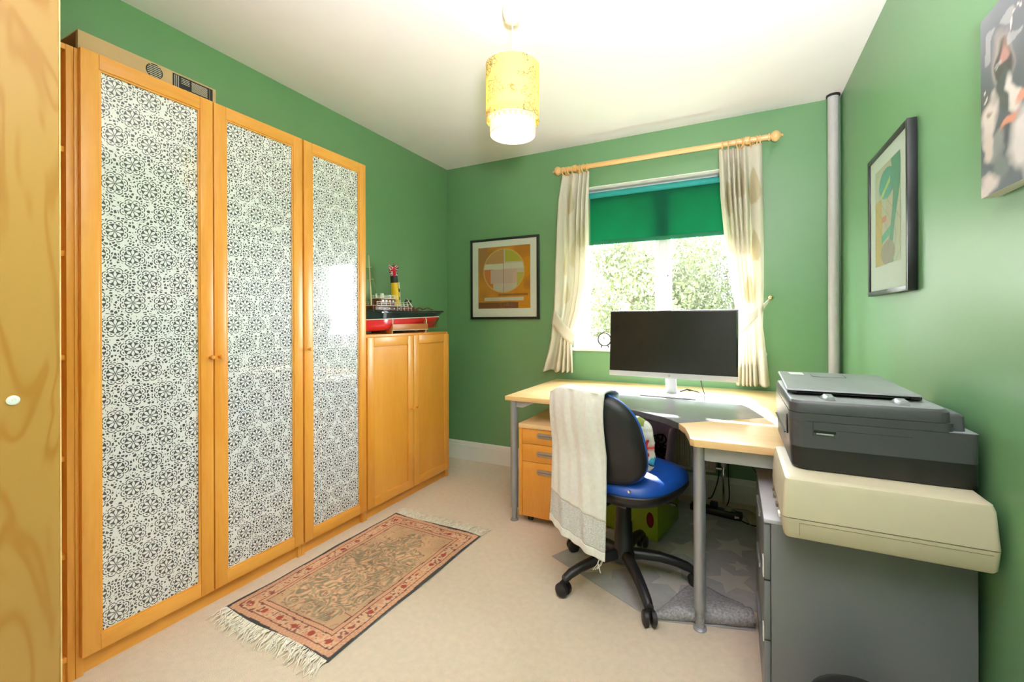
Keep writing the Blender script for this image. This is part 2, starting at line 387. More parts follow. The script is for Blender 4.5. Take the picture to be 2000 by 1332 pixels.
def thin_glass(name, tint=(1, 1, 1), ior=1.45):
    m, N, L, B = new_mat(name); N.remove(B)
    tr = N.new('ShaderNodeBsdfTransparent'); tr.inputs[0].default_value = (*tint, 1)
    gl = N.new('ShaderNodeBsdfGlossy'); gl.inputs['Roughness'].default_value = 0.02
    # Schlick reflectance, the same from both sides of the thin pane
    ge = N.new('ShaderNodeNewGeometry'); dp = N.new('ShaderNodeVectorMath'); dp.operation = 'DOT_PRODUCT'
    L.new(ge.outputs['Incoming'], dp.inputs[0]); L.new(ge.outputs['Normal'], dp.inputs[1])
    sch = mathn(N, L, 'MULTIPLY_ADD', mathn(N, L, 'POWER', mathn(N, L, 'SUBTRACT', 1.0, mathn(N, L, 'ABSOLUTE', dp.outputs['Value'])), 5.0), 0.96, 0.035)
    nz = N.new('ShaderNodeTexNoise'); nz.inputs['Scale'].default_value = 3
    f = mathn(N, L, 'MULTIPLY', sch, mathn(N, L, 'MULTIPLY_ADD', nz.outputs['Fac'], 0.1, 0.9))
    mx = N.new('ShaderNodeMixShader'); L.new(f, mx.inputs[0]); L.new(tr.outputs[0], mx.inputs[1]); L.new(gl.outputs[0], mx.inputs[2])
    L.new(mx.outputs[0], N['Material Output'].inputs[0])
thin_glass('window_glass', (0.97, 0.99, 0.98))
def shade_mat(name, col, hole_col, scale, trans, thr):
    """fabric lampshade: translucent, with a pierced floral spray"""
    m, N, L, B = new_mat(name)
    tc = N.new('ShaderNodeTexCoord'); vo = N.new('ShaderNodeTexVoronoi'); vo.feature = 'DISTANCE_TO_EDGE'; vo.inputs['Scale'].default_value = scale
    L.new(tc.outputs['Object'], vo.inputs['Vector'])
    nz = N.new('ShaderNodeTexNoise'); nz.inputs['Scale'].default_value = 9; L.new(tc.outputs['Object'], nz.inputs['Vector'])
    msk = mathn(N, L, 'MULTIPLY', mathn(N, L, 'LESS_THAN', vo.outputs['Distance'], 0.065), mathn(N, L, 'GREATER_THAN', nz.outputs['Fac'], thr))
    mx = N.new('ShaderNodeMix'); mx.data_type = 'RGBA'; mx.inputs['A'].default_value = (*col, 1); mx.inputs['B'].default_value = (*hole_col, 1); L.new(msk, mx.inputs['Factor'])
    L.new(mx.outputs['Result'], B.inputs['Base Color']); B.inputs['Roughness'].default_value = 0.9
    tl = N.new('ShaderNodeBsdfTranslucent'); L.new(mx.outputs['Result'], tl.inputs[0])
    ms = N.new('ShaderNodeMixShader'); ms.inputs[0].default_value = trans
    L.new(B.outputs[0], ms.inputs[1]); L.new(tl.outputs[0], ms.inputs[2]); L.new(ms.outputs[0], N['Material Output'].inputs[0])
shade_mat('shade_yellow', (0.84, 0.72, 0.30), (0.34, 0.30, 0.13), 62, 0.5, 0.52)
shade_mat('shade_white', (0.85, 0.80, 0.66), (0.85, 0.80, 0.66), 60, 0.5, 2.0)
def emis(name, col, s):
    m, N, L, B = new_mat(name)
    nz = N.new('ShaderNodeTexNoise'); B.inputs['Base Color'].default_value = (*col, 1)
    B.inputs['Emission Color'].default_value = (*col, 1)
    L.new(mathn(N, L, 'MULTIPLY_ADD', nz.outputs['Fac'], 0.05*s, s), B.inputs['Emission Strength'])
emis('bulb_glow', (1.0, 0.86, 0.6), 6)
# ------------------------------------------------------------------ the room
RL, RW, RH, YB = 2.384, 2.731, 2.411, -1.9       # window wall, right wall, ceiling, back wall
WX0, WX1, WZ0, WZ1, WT = 1.12, 2.33, 0.92, 2.098, 0.30
struct(MB().box(-0.15, RW+0.15, YB-0.15, RL+WT, -0.1, 0).build('floor', 'carpet'))
struct(MB().box(-0.15, RW+0.15, YB-0.15, RL+WT, RH, RH+0.12).build('ceiling', 'ceiling_white'))
struct(MB().box(-0.15, 0, YB-0.15, RL+WT, 0, RH).build('wall_left', 'wall_green'))
struct(MB().box(RW, RW+0.15, YB-0.15, RL+WT, 0, RH).build('wall_right', 'wall_green'))
struct(MB().box(0, RW, YB-0.15, YB, 0, RH).build('wall_back', 'wall_green'))
w = MB(); w.box(0, WX0, RL, RL+WT, 0, RH); w.box(WX1, RW, RL, RL+WT, 0, RH); w.box(WX0, WX1, RL, RL+WT, 0, WZ0); w.box(WX0, WX1, RL, RL+WT, WZ1, RH)
struct(w.build('wall_window', 'wall_green'))
def skirting(name, p0, p1, n):
    # profile: tall board with a rounded upper lip; n = inward normal
    d = Vector((p1[0]-p0[0], p1[1]-p0[1], 0)); prof = [(0, 0), (0.018, 0), (0.018, 0.115), (0.013, 0.122), (0.013, 0.135), (0.006, 0.148), (0, 0.148)]
    m = MB(); k = len(prof); vs = []
    for q in (p0, p1):
        for a, z in prof: vs.append((q[0]+n[0]*a, q[1]+n[1]*a, z))
    m.add(vs, [(i, (i+1) % k, k+(i+1) % k, k+i) for i in range(k)]+[tuple(range(k-1, -1, -1)), tuple(range(k, 2*k))])
    return struct(m.build(name, 'white_gloss'))
skirting('baseboard_window', (0, RL), (RW, RL), (0, -1)); skirting('baseboard_left', (0, 2.03), (0, RL-0.018), (1, 0))
skirting('baseboard_right', (RW, YB), (RW, RL-0.018), (-1, 0))
# white jamb linings of the window reveal
j = MB(); j.box(WX0, WX0+0.012, RL+0.002, RL+0.11, WZ0, WZ1); j.box(WX1-0.012, WX1, RL+0.002, RL+0.11, WZ0, WZ1); j.box(WX0+0.012, WX1-0.012, RL+0.002, RL+0.105, WZ1-0.006, WZ1)
struct(j.build('trim_1', 'white_gloss'))
# door in the wall behind the camera
d1 = bpy.data.objects.new('door_1', None); COL.objects.link(d1); d1.location = (1.5, YB, 0); struct(d1)
MB().box(-0.38, 0.38, 0.001, 0.04, 0.01, 1.98).build('door_leaf', 'white_gloss', d1, bevel=0.003)
fr = MB(); fr.box(-0.45, -0.385, 0.001, 0.05, 0, 2.05); fr.box(0.385, 0.45, 0.001, 0.05, 0, 2.05); fr.box(-0.385, 0.385, 0.001, 0.05, 1.985, 2.05); fr.build('door_frame', 'white_gloss', d1, bevel=0.004)
MB().cyl((0.31, 0.04, 1.0), (0.31, 0.09, 1.0), 0.012).sphere((0.31, 0.1, 1.0), 0.025).build('door_handle', 'chrome', d1, smooth=True)

# window: frame, two sashes with their panes, sill
win = bpy.data.objects.new('window_1', None); COL.objects.link(win); struct(win)
GY = RL+0.135
f = MB()
f.box(WX0, WX0+0.052, GY-0.03, GY+0.04, WZ0, WZ1); f.box(WX1-0.052, WX1, GY-0.03, GY+0.04, WZ0, WZ1)
f.box(WX0+0.052, WX1-0.052, GY-0.03, GY+0.04, WZ0, WZ0+0.06); f.box(WX0+0.052, WX1-0.052, GY-0.03, GY+0.04, WZ1-0.055, WZ1)
f.build('window_frame', 'frame_white', win, bevel=0.004)
MB().box(1.715, 1.762, GY-0.03, GY+0.04, WZ0+0.06, WZ1-0.055).build('mullion', 'frame_white', win, bevel=0.004)
for (a, b) in ((WX0+0.052, 1.715), (1.762, WX1-0.052)):
    s_ = MB(); wd = 0.030; z0, z1 = WZ0+0.06, WZ1-0.055
    s_.box(a, a+wd, GY-0.042, GY+0.02, z0, z1); s_.box(b-wd, b, GY-0.042, GY+0.02, z0, z1); s_.box(a+wd, b-wd, GY-0.042, GY+0.02, z0, z0+0.035); s_.box(a+wd, b-wd, GY-0.042, GY+0.02, z1-0.035, z1)
    so = s_.build('sash', 'frame_white', win, bevel=0.004)
    MB().box(a+wd, b-wd, GY-0.004, GY+0.002, z0+0.035, z1-0.035).build('pane', 'window_glass', so)
h = MB(); h.cyl((1.776, GY-0.042, 1.442), (1.776, GY-0.058, 1.442), 0.009); h.box(1.770, 1.782, GY-0.066, GY-0.056, 1.335, 1.450)
h.build('window_handle', 'frame_white', win, bevel=0.003)
MB().cyl((1.776, GY-0.0665, 1.442), (1.776, GY-0.068, 1.442), 0.004).build('lock_button', 'black_plastic', win)
MB().box(WX0-0.03, WX1+0.03, RL-0.022, GY-0.03, WZ0-0.001, WZ0+0.022).build('window_sill', 'white_gloss', win, bevel=0.006)
# portal so that the sky is sampled through the opening
po = light('window_portal', 'AREA', ((WX0+WX1)/2, GY+0.06, (WZ0+WZ1)/2), 1.0, shape='RECTANGLE', size=WX1-WX0, size_y=WZ1-WZ0)
po.rotation_euler = (-PI/2, 0, 0); po.data.cycles.is_portal = True
# eaves of the house above the window outside
struct(MB().box(-0.15, RW+0.15, RL+WT, RL+0.50, 2.10, 2.24).build('trim_2', 'frame_white'))

# ------------------------------------------------------------------ bookcases along the left wall
SHZ = [0.39, 0.70, 1.02, 1.35, 1.68]
def door(parent, y0, y1, z0, z1, x0, pane_mat, knob_y, knob_z, stile=0.046, rail=0.05):
    """framed door: two stiles, two rails, pane or panel, knob; x0 = carcass front"""
    t = 0.020
    dr = bpy.data.objects.new('door', None); COL.objects.link(dr); dr.parent = parent; dr.empty_display_size = 0.05
    MB().box(x0, x0+t, y0, y0+stile, z0, z1).build('stile', 'birch_z', dr, bevel=0.0025)
    MB().box(x0, x0+t, y1-stile, y1, z0, z1).build('stile', 'birch_z', dr, bevel=0.0025)
    MB().box(x0, x0+t-0.0004, y0+stile, y1-stile, z1-rail, z1).build('rail', 'birch_y', dr, bevel=0.002)
    MB().box(x0, x0+t-0.0004, y0+stile, y1-stile, z0, z0+rail).build('rail', 'birch_y', dr, bevel=0.002)
    if pane_mat == 'lace_glass':
        MB().box(x0+0.006, x0+0.011, y0+stile, y1-stile, z0+rail, z1-rail).build('glass_pane', 'lace_glass', dr)
        b = MB(); e = 0.006
        b.box(x0+0.011, x0+0.016, y0+stile, y0+stile+e, z0+rail, z1-rail); b.box(x0+0.011, x0+0.016, y1-stile-e, y1-stile, z0+rail, z1-rail)
        b.box(x0+0.011, x0+0.016, y0+stile+e, y1-stile-e, z0+rail, z0+rail+e); b.box(x0+0.011, x0+0.016, y0+stile+e, y1-stile-e, z1-rail-e, z1-rail)
        b.build('glazing_bead', 'birch_z', dr)
    else:
        MB().box(x0+0.004, x0+0.012, y0+stile, y1-stile, z0+rail, z1-rail).build('panel', pane_mat, dr)
    kb = MB(); kb.lathe([(0.0045, 0), (0.0045, 0.010), (0.0075, 0.014), (0.0085, 0.020), (0.0070, 0.025), (0, 0.026)], 14, (x0+t, knob_y, knob_z), 'x')
    kb.build('knob', 'birch_z', dr, smooth=True)
    return dr
def bookcase(name, label, y0, y1, h, shelves, dep=0.28, cat='bookcase', back=True):
    t = 0.018; T = thing(name, label, cat, (0, 0, 0))
    MB().box(0.022, dep, y0, y0+t, 0, h).build('side_panel', 'birch_z', T, bevel=0.001)
    MB().box(0.022, dep, y1-t, y1, 0, h).build('side_panel', 'birch_z', T, bevel=0.001)
    MB().box(0.022, dep-0.001, y0+t, y1-t, h-t, h).build('top_panel', 'birch_y', T, bevel=0.001)
    MB().box(0.022, dep-0.004, y0+t, y1-t, 0.066, 0.066+t).build('bottom_shelf', 'birch_y', T, bevel=0.001)
    MB().box(dep-0.030, dep-0.014, y0+t, y1-t, 0.0, 0.066).build('plinth', 'birch_y', T)
    MB().box(0.022, 0.026, y0+t, y1-t, 0.084, h-t).build('back_panel', 'birch_z', T)
    for z in shelves: MB().box(0.026, dep-0.012, y0+t, y1-t, z, z+0.018).build('shelf', 'birch_y', T, bevel=0.001)
    return T
T = bookcase('open_bookcase', 'open honey-birch bookcase squeezed between plywood wardrobe and glazed bookcase', -0.198, -0.001, 2.02, SHZ, cat='bookcase')
T = bookcase('glazed_bookcase', 'tall double-door birch bookcase with lace-patterned glass beside plywood wardrobe', 0.0, 0.80, 2.02, SHZ)
door(T, 0.008, 0.398, 0.066, 2.022, 0.281, 'lace_glass', 0.384, 1.00)
door(T, 0.402, 0.797, 0.066, 2.022, 0.281, 'lace_glass', 0.417, 1.00)
T = bookcase('glazed_bookcase', 'tall narrow single-door birch bookcase with lace-patterned glass beside model boat', 0.801, 1.20, 2.02, SHZ)
door(T, 0.805, 1.196, 0.066, 2.022, 0.281, 'lace_glass', 0.826, 1.005)
T = bookcase('low_cupboard', 'low birch cupboard with two panelled doors carrying the model boat', 1.201, 2.0, 1.06, [0.40, 0.72], cat='cupboard')
door(T, 1.206, 1.598, 0.064, 1.045, 0.281, 'birch_panel', 1.578, 0.575, 0.052, 0.055)
door(T, 1.602, 1.984, 0.064, 1.045, 0.281, 'birch_panel', 1.622, 0.575, 0.052, 0.055)

# tall wardrobe whose plywood side fills the left edge of the picture
T = thing('wardrobe', 'tall pale plywood wardrobe side with white screw cap at left edge', 'wardrobe')
sp = MB().box(0.882, 0.900, -1.20, -0.2275, 0, 2.30).build('side_panel', 'plywood', T, bevel=0.001)
MB().box(0.8815, 0.9003, -0.2275, -0.2250, 0, 2.30).build('edge_strip', 'pole_pine', sp)
cc = MB().lathe([(0.0095, 0), (0.0095, 0.0010), (0.0080, 0.0020), (0.0032, 0.0020), (0.0028, 0.0012), (0.0018, 0.0012), (0.0016, 0.0018), (0, 0.0019)], 24, (0, 0, 0), 'x').build('screw_cap', 'label_white', sp, smooth=True)
cc.location = (0.9001, -0.293, 0.989)
MB().box(0.30, 0.318, -1.20, -0.226, 0, 2.30).build('side_panel', 'plywood', T, bevel=0.001)
MB().box(0.318, 0.882, -0.236, -0.228, 0.06, 2.28).build('back_panel', 'plywood', T)
MB().box(0.318, 0.882, -1.20, -0.236, 2.28, 2.30).build('top_panel', 'plywood', T); MB().box(0.318, 0.882, -1.18, -0.236, 0.04, 0.06).build('bottom_panel', 'plywood', T)
for x0, x1 in ((0.320, 0.598), (0.602, 0.880)): MB().box(x0, x1, -1.218, -1.2005, 0.05, 2.29).build('door', 'plywood', T, bevel=0.001)

# flat cardboard carton lying on the glazed bookcase
T = thing('cardboard_box', 'flat brown cardboard carton with black printing lying on tall bookcase', 'box', (0, 0, 2.0225))
bx0, bx1, by0, by1, bh = 0.05, 0.272, 0.012, 0.425, 0.062
b = MB(); b.box(bx0, bx1, by0, by1, 0, 0.002); b.box(bx0, bx0+0.003, by0, by1, 0.002, bh); b.box(bx1-0.003, bx1, by0, by1, 0.002, bh); b.box(bx0+0.003, bx1-0.003, by1-0.003, by1, 0.002, bh); b.box(bx0, bx1, by0, by1, bh, bh+0.003)
b.build('carton', 'cardboard', T)
MB().box(bx1-0.02, bx1-0.003, by0+0.001, by0+0.004, 0.002, bh).build('flap', 'cardboard', T)
MB().box(bx0+0.003, bx1-0.022, by0+0.05, by0+0.052, 0.003, bh-0.001).build('inside_shade', 'dark_hole', T)  # black sheet standing in for the shade inside the open end
def quad_x(m, x, y0, y1, z0, z1): return m.box(x, x+0.0006, y0, y1, z0, z1)
pr = MB(); cy, cz, rr = by0+0.205, 0.034, 0.026
pr.cyl((bx1, cy, cz), (bx1+0.0006, cy, cz), rr, n=28); o = pr.build('printed_disc', 'ink_black', T)
pl = MB()
for k in range(-3, 4):
    z = cz+k*0.0066; hw = math.sqrt(max(0, rr*rr-(z-cz)**2))*0.86; quad_x(pl, bx1+0.0007, cy-hw, cy+hw, z-0.0011, z+0.0011)
pl.build('disc_stripes', 'ink_pale', o)
pb = quad_x(MB(), bx1, by0+0.262, by1-0.012, 0.001, bh-0.003).build('printed_panel', 'ink_black', T)
pl = MB()
for k in range(9): quad_x(pl, bx1+0.0007, by0+0.325, by1-0.032, bh-0.011-k*0.0042, bh-0.0095-k*0.0042)
for k in range(3): quad_x(pl, bx1+0.0007, by0+0.268+k*0.006, by0+0.2695+k*0.006, 0.004, bh-0.006)
for k in range(4): quad_x(pl, bx1+0.0007, by0+0.290, by0+0.318, bh-0.012-k*0.006, bh-0.0105-k*0.006)
for k in range(5): quad_x(pl, bx1+0.0007, by0+0.30+k*0.018, by0+0.310+k*0.018, 0.005, 0.012)
quad_x(pl, bx1+0.0007, by1-0.024, by1-0.0235, 0.004, bh-0.006)
pl.build('small_print', 'ink_pale', pb)

# ------------------------------------------------------------------ model tug on its stand
BX, BZ = 0.125, 1.0605
T = thing('display_stand', 'small wooden cradle under the model tugboat', 'stand', (BX, 0, BZ))
for y in (1.50, 1.835):
    pts = [(-0.085, 0), (-0.070, 0), (-0.070, 0.004), (0.070, 0.004), (0.070, 0), (0.085, 0), (0.091, 0.085), (0.085, 0.094), (0.077, 0.090), (0.072, 0.070), (0.064, 0.035), (0.04, 0.016), (0, 0.008), (-0.04, 0.016), (-0.064, 0.035), (-0.072, 0.070), (-0.077, 0.090), (-0.085, 0.094), (-0.091, 0.085)]
    MB().prism(pts, y-0.006, y+0.006, 'y').build('end_board', 'stand_wood', T)
    for sgn in (-1, 1): MB().tube([(sgn*0.0865, y, 0), (sgn*0.0925, y, 0.085), (sgn*0.087, y, 0.097), (sgn*0.078, y, 0.094), (sgn*0.076, y, 0.075)], 0.0035, 6).build('white_edging', 'paint_white', T, smooth=True)
for sgn in (-1, 1):
    MB().box(sgn*0.0945-0.004, sgn*0.0945+0.004, 1.490, 1.845, 0.020, 0.060).build('side_rail', 'stand_wood', T, bevel=0.002)
    MB().box(sgn*0.0992-0.0006, sgn*0.0992+0.0006, 1.490, 1.845, 0.0175, 0.021).build('white_edging', 'paint_white', T)
# hull: sections along Y, bow towards the camera (hidden by the bookcase), stern near the corner
T = thing('model_tugboat', 'red and black model tugboat with yellow funnel on low cupboard', 'model boat', (BX, 0, BZ))
YS0, YS1, DK = 1.24, 2.135, 0.140
def hw(t): return 0.088*min(1, (t/0.22)**0.6 if t < 0.22 else 1)*(1 if t < 0.70 else math.sqrt(max(0, 1-((t-0.70)/0.302)**2.4)))+0.0005
def sheer(t): return 0.146+0.02*max(0, 0.3-t)+0.02*max(0, t-0.5)
def keel(t): return 0.012+0.020*t
WLZ = lambda t: 0.085+0.030*t
def wlb(t): return hw(t)*(1-0.28*sm((t-0.75)/0.25))
def rake(t, h): return 0.06*sm((t-0.82)/0.18)*(1-h)
def lowf(u, v):        # below the waterline: full bilges amidships, drawn in to a skeg aft
    a = -1+2*u; ph = abs(a)*PI/2; p = 0.5+2.2*sm((v-0.42)/0.5)
    return (math.copysign(wlb(v)*math.sin(ph)**p, a), YS0+(YS1-YS0)*v-rake(v, 0)*(1+0.6*math.cos(ph)), WLZ(v)-(WLZ(v)-keel(v))*math.cos(ph)**min(p, 1.2))
MB().grid(lowf, 25, 40).build('lower_hull', 'hull_red', T, smooth=True)
def upf(u, v):
    # profile from port waterline up over the bulwark, across the deck and down to the starboard waterline
    prof = [(-1, 0), (-1.02, 0.5), (-1.05, 1), (-1.0, 1.0), (-0.98, 0.88), (0.98, 0.88), (1.0, 1.0), (1.05, 1), (1.02, 0.5), (1, 0)]
    a, h = prof[min(int(round(u*9)), 9)]; b = wlb(v)+(hw(v)-wlb(v))*min(1, h*1.2)
    return (a*b, YS0+(YS1-YS0)*v-rake(v, h), WLZ(v)+(sheer(v)-WLZ(v))*h)
MB().grid(upf, 10, 40).build('upper_hull', 'hull_black', T)
for sgn in (-1, 1):
    MB().tube([(sgn*(wlb(t/30)+0.0012), YS0+(YS1-YS0)*t/30-rake(t/30, 0), WLZ(t/30)) for t in range(31)], 0.0030, 6).build('waterline_stripe', 'paint_white', T, smooth=True)
    MB().tube([(sgn*(hw(t/30)*1.035+0.001), YS0+(YS1-YS0)*t/30-rake(t/30, 0.8), WLZ(t/30)+(sheer(t/30)-WLZ(t/30))*0.78) for t in range(31)], 0.004, 6).build('rubbing_strake', 'hull_black', T, smooth=True)
MB().prism([(2.058, 0.030), (2.090, 0.034), (2.080, 0.066), (2.098, 0.100), (2.072, 0.100)], -0.003, 0.003, 'x').build('rudder', 'brass', T)
MB().box(-0.045, 0.045, 1.40, 1.765, DK, DK+0.036).build('deck_house', 'mahogany', T, bevel=0.002)
MB().box(-0.038, 0.038, 1.45, 1.585, DK+0.040, DK+0.083).build('wheel_house', 'mahogany', T, bevel=0.002)
MB().box(-0.058, 0.058, 1.40, 1.68, DK+0.036, DK+0.040).build('bridge_deck', 'paint_white', T)
MB().box(-0.048, 0.048, 1.44, 1.600, DK+0.083, DK+0.087).build('wheel_house_roof', 'paint_white', T)
wnd = MB()
for k in range(4): wnd.box(0.0382, 0.0388, 1.462+k*0.031, 1.478+k*0.031, DK+0.060, DK+0.075)
for k in range(6): wnd.cyl((0.0452, 1.43+k*0.045, DK+0.02), (0.0460, 1.43+k*0.045, DK+0.02), 0.005, n=10)
wnd.build('cabin_windows', 'paint_white', T)
def railing(x, y0, y1, z0, z1, n, name='railing'):
    m = MB()
    for k in range(n+1):
        y = y0+(y1-y0)*k/n; m.cyl((x, y, z0), (x, y, z1), 0.0016, n=6)
    for z in (z1, (z0+z1)/2): m.cyl((x, y0, z), (x, y1, z), 0.0014, n=6)
    m.build(name, 'paint_white', T, smooth=True)
for sgn in (-1, 1):
    railing(sgn*0.056, 1.40, 1.68, DK+0.040, DK+0.062, 7); railing(sgn*0.046, 1.445, 1.595, DK+0.087, DK+0.104, 5); railing(sgn*0.075, 1.56, 1.70, DK, DK+0.050, 4)
MB().cyl((0.0, 1.50, DK+0.087), (0.0, 1.50, DK+0.118), 0.012).cyl((0.02, 1.55, DK+0.087), (0.02, 1.55, DK+0.110), 0.008).cyl((-0.02, 1.47, DK+0.087), (-0.02, 1.47, DK+0.116), 0.006).build('bridge_fittings', 'paint_white', T, smooth=True)
MB().cyl((0, 1.632, DK+0.036), (0, 1.615, DK+0.196), 0.028, 0.0235, n=24).build('funnel', 'funnel_yellow', T, smooth=True)
MB().cyl((0, 1.615, DK+0.196), (0, 1.610, DK+0.242), 0.0240, 0.0235, n=24).build('funnel_cap', 'funnel_black', T, smooth=True)
MB().tube([(0.006, 1.664, DK+0.03), (0.012, 1.654, DK+0.12), (0.012, 1.645, DK+0.20)], 0.004, 8).build('steam_pipe', 'paint_white', T, smooth=True)
for z in (0.09, 0.145): MB().sphere((0.021, 1.645-0.012*(z/0.2), DK+z), 0.009, 12, 8, (0.6, 0.8, 1.5)).build('funnel_vent', 'funnel_black', T, smooth=True)
# crumpled union flag stuffed in the funnel
nf = 40
def flag(u, v):
    a, b = u*2-1, v
    w_ = 0.040*(1-0.25*b)*(0.65+0.5*math.sin(PI*(0.15+0.75*b)))
    return (0.012*math.sin(5*a+3*b)+0.006*math.sin(11*a*b), 1.608+a*w_+0.004*math.sin(9*b)-0.006*b, DK+0.238+0.076*b+0.008*math.cos(6*a)*b)
fo = MB().grid(flag, nf, nf).build('flag', 'print_cloth', T, smooth=True, solid=0.0008)
def flagcol(co):
    i = np.arange(len(co)); u = (i % nf)/(nf-1)-0.5; v = (i//nf)/(nf-1)-0.5
    c = np.tile(np.array([[0.02, 0.03, 0.16]]), (len(co), 1))
    dg = np.minimum(np.abs(u-v), np.abs(u+v)); c[dg < 0.16] = (0.8, 0.78, 0.76); c[dg < 0.07] = (0.62, 0.015, 0.03)
    pl = np.minimum(np.abs(u), np.abs(v)); c[pl < 0.13] = (0.8, 0.78, 0.76); c[pl < 0.075] = (0.62, 0.015, 0.03)
    return c
paint(fo, flagcol)
MB().cyl((0, 1.412, DK-0.01), (0, 1.388, DK+0.35), 0.006, 0.0028, n=10).build('mast', 'mast_cream', T, smooth=True)
MB().cyl((-0.03, 1.398, DK+0.20), (0.03, 1.398, DK+0.20), 0.002).cyl((-0.022, 1.392, DK+0.275), (0.022, 1.392, DK+0.275), 0.002).build('crosstree', 'mast_cream', T)
rg = MB()
for a in ((-0.07, 1.44), (0.07, 1.44), (0.07, 1.36), (-0.07, 1.36)): rg.cyl((0, 1.392, DK+0.27), (a[0], a[1], DK), 0.0009, n=5)
rg.build('rigging', 'cable_grey', T)
MB().box(-0.035, 0.035, 1.70, 1.765, DK+0.036, DK+0.042).build('skylight', 'mahogany', T)
for (yy, zz) in ((1.70, 0.07), (1.735, 0.062)): MB().tube([(0.02, yy, DK+0.035), (0.02, yy, DK+zz), (0.022, yy+0.006, DK+zz+0.012), (0.028, yy+0.014, DK+zz+0.014)], [0.006, 0.006, 0.008, 0.011], 10).build('vent_cowl', 'funnel_black', T, smooth=True)
MB().cyl((0.03, 1.705, DK+0.09), (0.035, 1.755, DK+0.035), 0.004).build('davit', 'paint_white', T)
MB().box(-0.02, 0.02, 1.80, 1.84, DK, DK+0.022).build('hatch', 'deck_brown', T, bevel=0.003)
MB().tube([(-0.04, 1.87, DK+0.02), (0, 1.87, DK+0.035), (0.04, 1.87, DK+0.02)], 0.004).tube([(-0.05, 1.96, DK+0.02), (0, 1.96, DK+0.036), (0.05, 1.96, DK+0.02)], 0.004).build('towing_bow', 'deck_brown', T, smooth=True)
MB().lathe([(0.012, 0), (0.02, 0.004), (0.02, 0.012), (0.012, 0.016)], 14, (0.01, 1.92, DK)).build('rope_coil', 'cable_grey', T, smooth=True)
MB().box(0.0915, 0.0925, 1.405, 1.425, 0.130, 0.138).build('name_plate', 'paint_white', T)
# ------------------------------------------------------------------ rug with fringes
T = thing('oriental_rug', 'small faded salmon oriental rug with fringed ends on the carpet', 'rug', (0.663, 0.870, 0.0), math.radians(-1.3))
RWd, RLn = 0.300, 0.472
nx_, ny_ = 171, 271
g = MB()
def rugf(u, v):
    a, b = u*2-1, v*2-1
    x = a*RWd*(1+0.012*math.sin(5*b+1)); y = b*RLn+0.006*math.sin(4*a)
    return (x, y, 0.007+0.0012*math.sin(7*a+3*b)+0.001*math.sin(13*b))
g.grid(rugf, nx_, ny_)
ro = g.build('woven_field', 'print_rug', T, smooth=True, recalc=False)
def smooth_noise(x, y, sc, seed):
    r = np.random.default_rng(int(seed*10)); G = r.random((64, 64)); X = x*sc+11.3; Y = y*sc+7.7
    xi = np.floor(X).astype(int); yi = np.floor(Y).astype(int); fx = X-xi; fy = Y-yi
    fx = fx*fx*(3-2*fx); fy = fy*fy*(3-2*fy); q = lambda a, b: G[a % 64, b % 64]
    return (q(xi, yi)*(1-fx)+q(xi+1, yi)*fx)*(1-fy)+(q(xi, yi+1)*(1-fx)+q(xi+1, yi+1)*fx)*fy
def rugcol(co):
    x, y = co[:, 0], co[:, 1]; ax = RWd-np.abs(x); ay = RLn-np.abs(y); e = np.minimum(ax, ay)   # distance from the edge
    n1 = smooth_noise(x, y, 60, 1); n2 = smooth_noise(x, y, 120, 2); n3 = smooth_noise(x, y, 24, 3)
    salmon = np.array([0.64, 0.30, 0.18]); cream = np.array([0.68, 0.45, 0.28]); brown = np.array([0.14, 0.05, 0.04]); navy = np.array([0.06, 0.055, 0.055])
    tan = np.array([0.56, 0.36, 0.21]); grey = np.array([0.27, 0.225, 0.14]); red = np.array([0.40, 0.07, 0.04])
    c = np.tile(salmon, (len(co), 1))
    s = np.where(ax < ay, y, x)                                  # coordinate running along the border
    c[(e < 0.012)] = navy
    b1 = (e >= 0.012) & (e < 0.034); z = np.abs(((s*55) % 1)-0.5)*2; c[b1 & (np.abs(z-(e-0.012)/0.022) < 0.22)] = cream*0.95
    c[(e >= 0.034) & (e < 0.038)] = brown
    b2 = (e >= 0.038) & (e < 0.084); c[b2] = cream
    c[b2 & (n2 > 0.62)] = salmon*1.05; c[b2 & (n2 < 0.25)] = brown*2.0
    mot = (np.abs(((s*11) % 1)-0.5)*0.09)**2+(e-0.061)**2; c[b2 & (mot < 0.0001+0.0001*n1) & (n1 > 0.4)] = red
    c[(e >= 0.084) & (e < 0.088)] = brown
    b3 = (e >= 0.088) & (e < 0.104); c[b3] = salmon; z2 = ((s*70+e*90) % 1); c[b3 & (z2 < 0.35)] = cream
    c[(e >= 0.104) & (e < 0.108)] = brown
    fld = e >= 0.108; c[fld] = tan*(0.9+0.2*n3[fld])[:, None]
    # flowering tree under an arch in the middle of the field
    t = (y+RLn-0.108)/(2*RLn-0.216); halfw = 0.185*np.sqrt(np.clip(1-((t-0.42)/0.52)**2*0.9, 0, 1))*np.where(t > 0.75, 0.9-1.2*(t-0.75)*2, 1)
    ins = fld & (np.abs(x) < halfw+0.03*(n3-0.5)) & (t > 0.02) & (t < 0.95)
    w1 = np.sin((x+0.05*n3)*95+6*np.sin(y*30+5*n3)); w2 = np.sin((y+0.06*n3)*80+5*np.sin(x*38))
    leaf = ins & (w1*w2 > 0.10); c[leaf] = grey*(0.8+0.7*n1[leaf])[:, None]
    vein = ins & (np.abs(w1) < 0.16); c[vein] = red*0.75+grey*0.3
    fl2 = ins & (w1*w2 < -0.55); c[fl2] = cream*0.9+salmon*0.1
    out = fld & ~ins; c[out & (np.abs(np.sin(y*60+9*n3)) < 0.06)] = red*0.8
    fade = 0.86+0.28*smooth_noise(x, y, 8, 9)
    return c*fade[:, None]
paint(ro, rugcol)
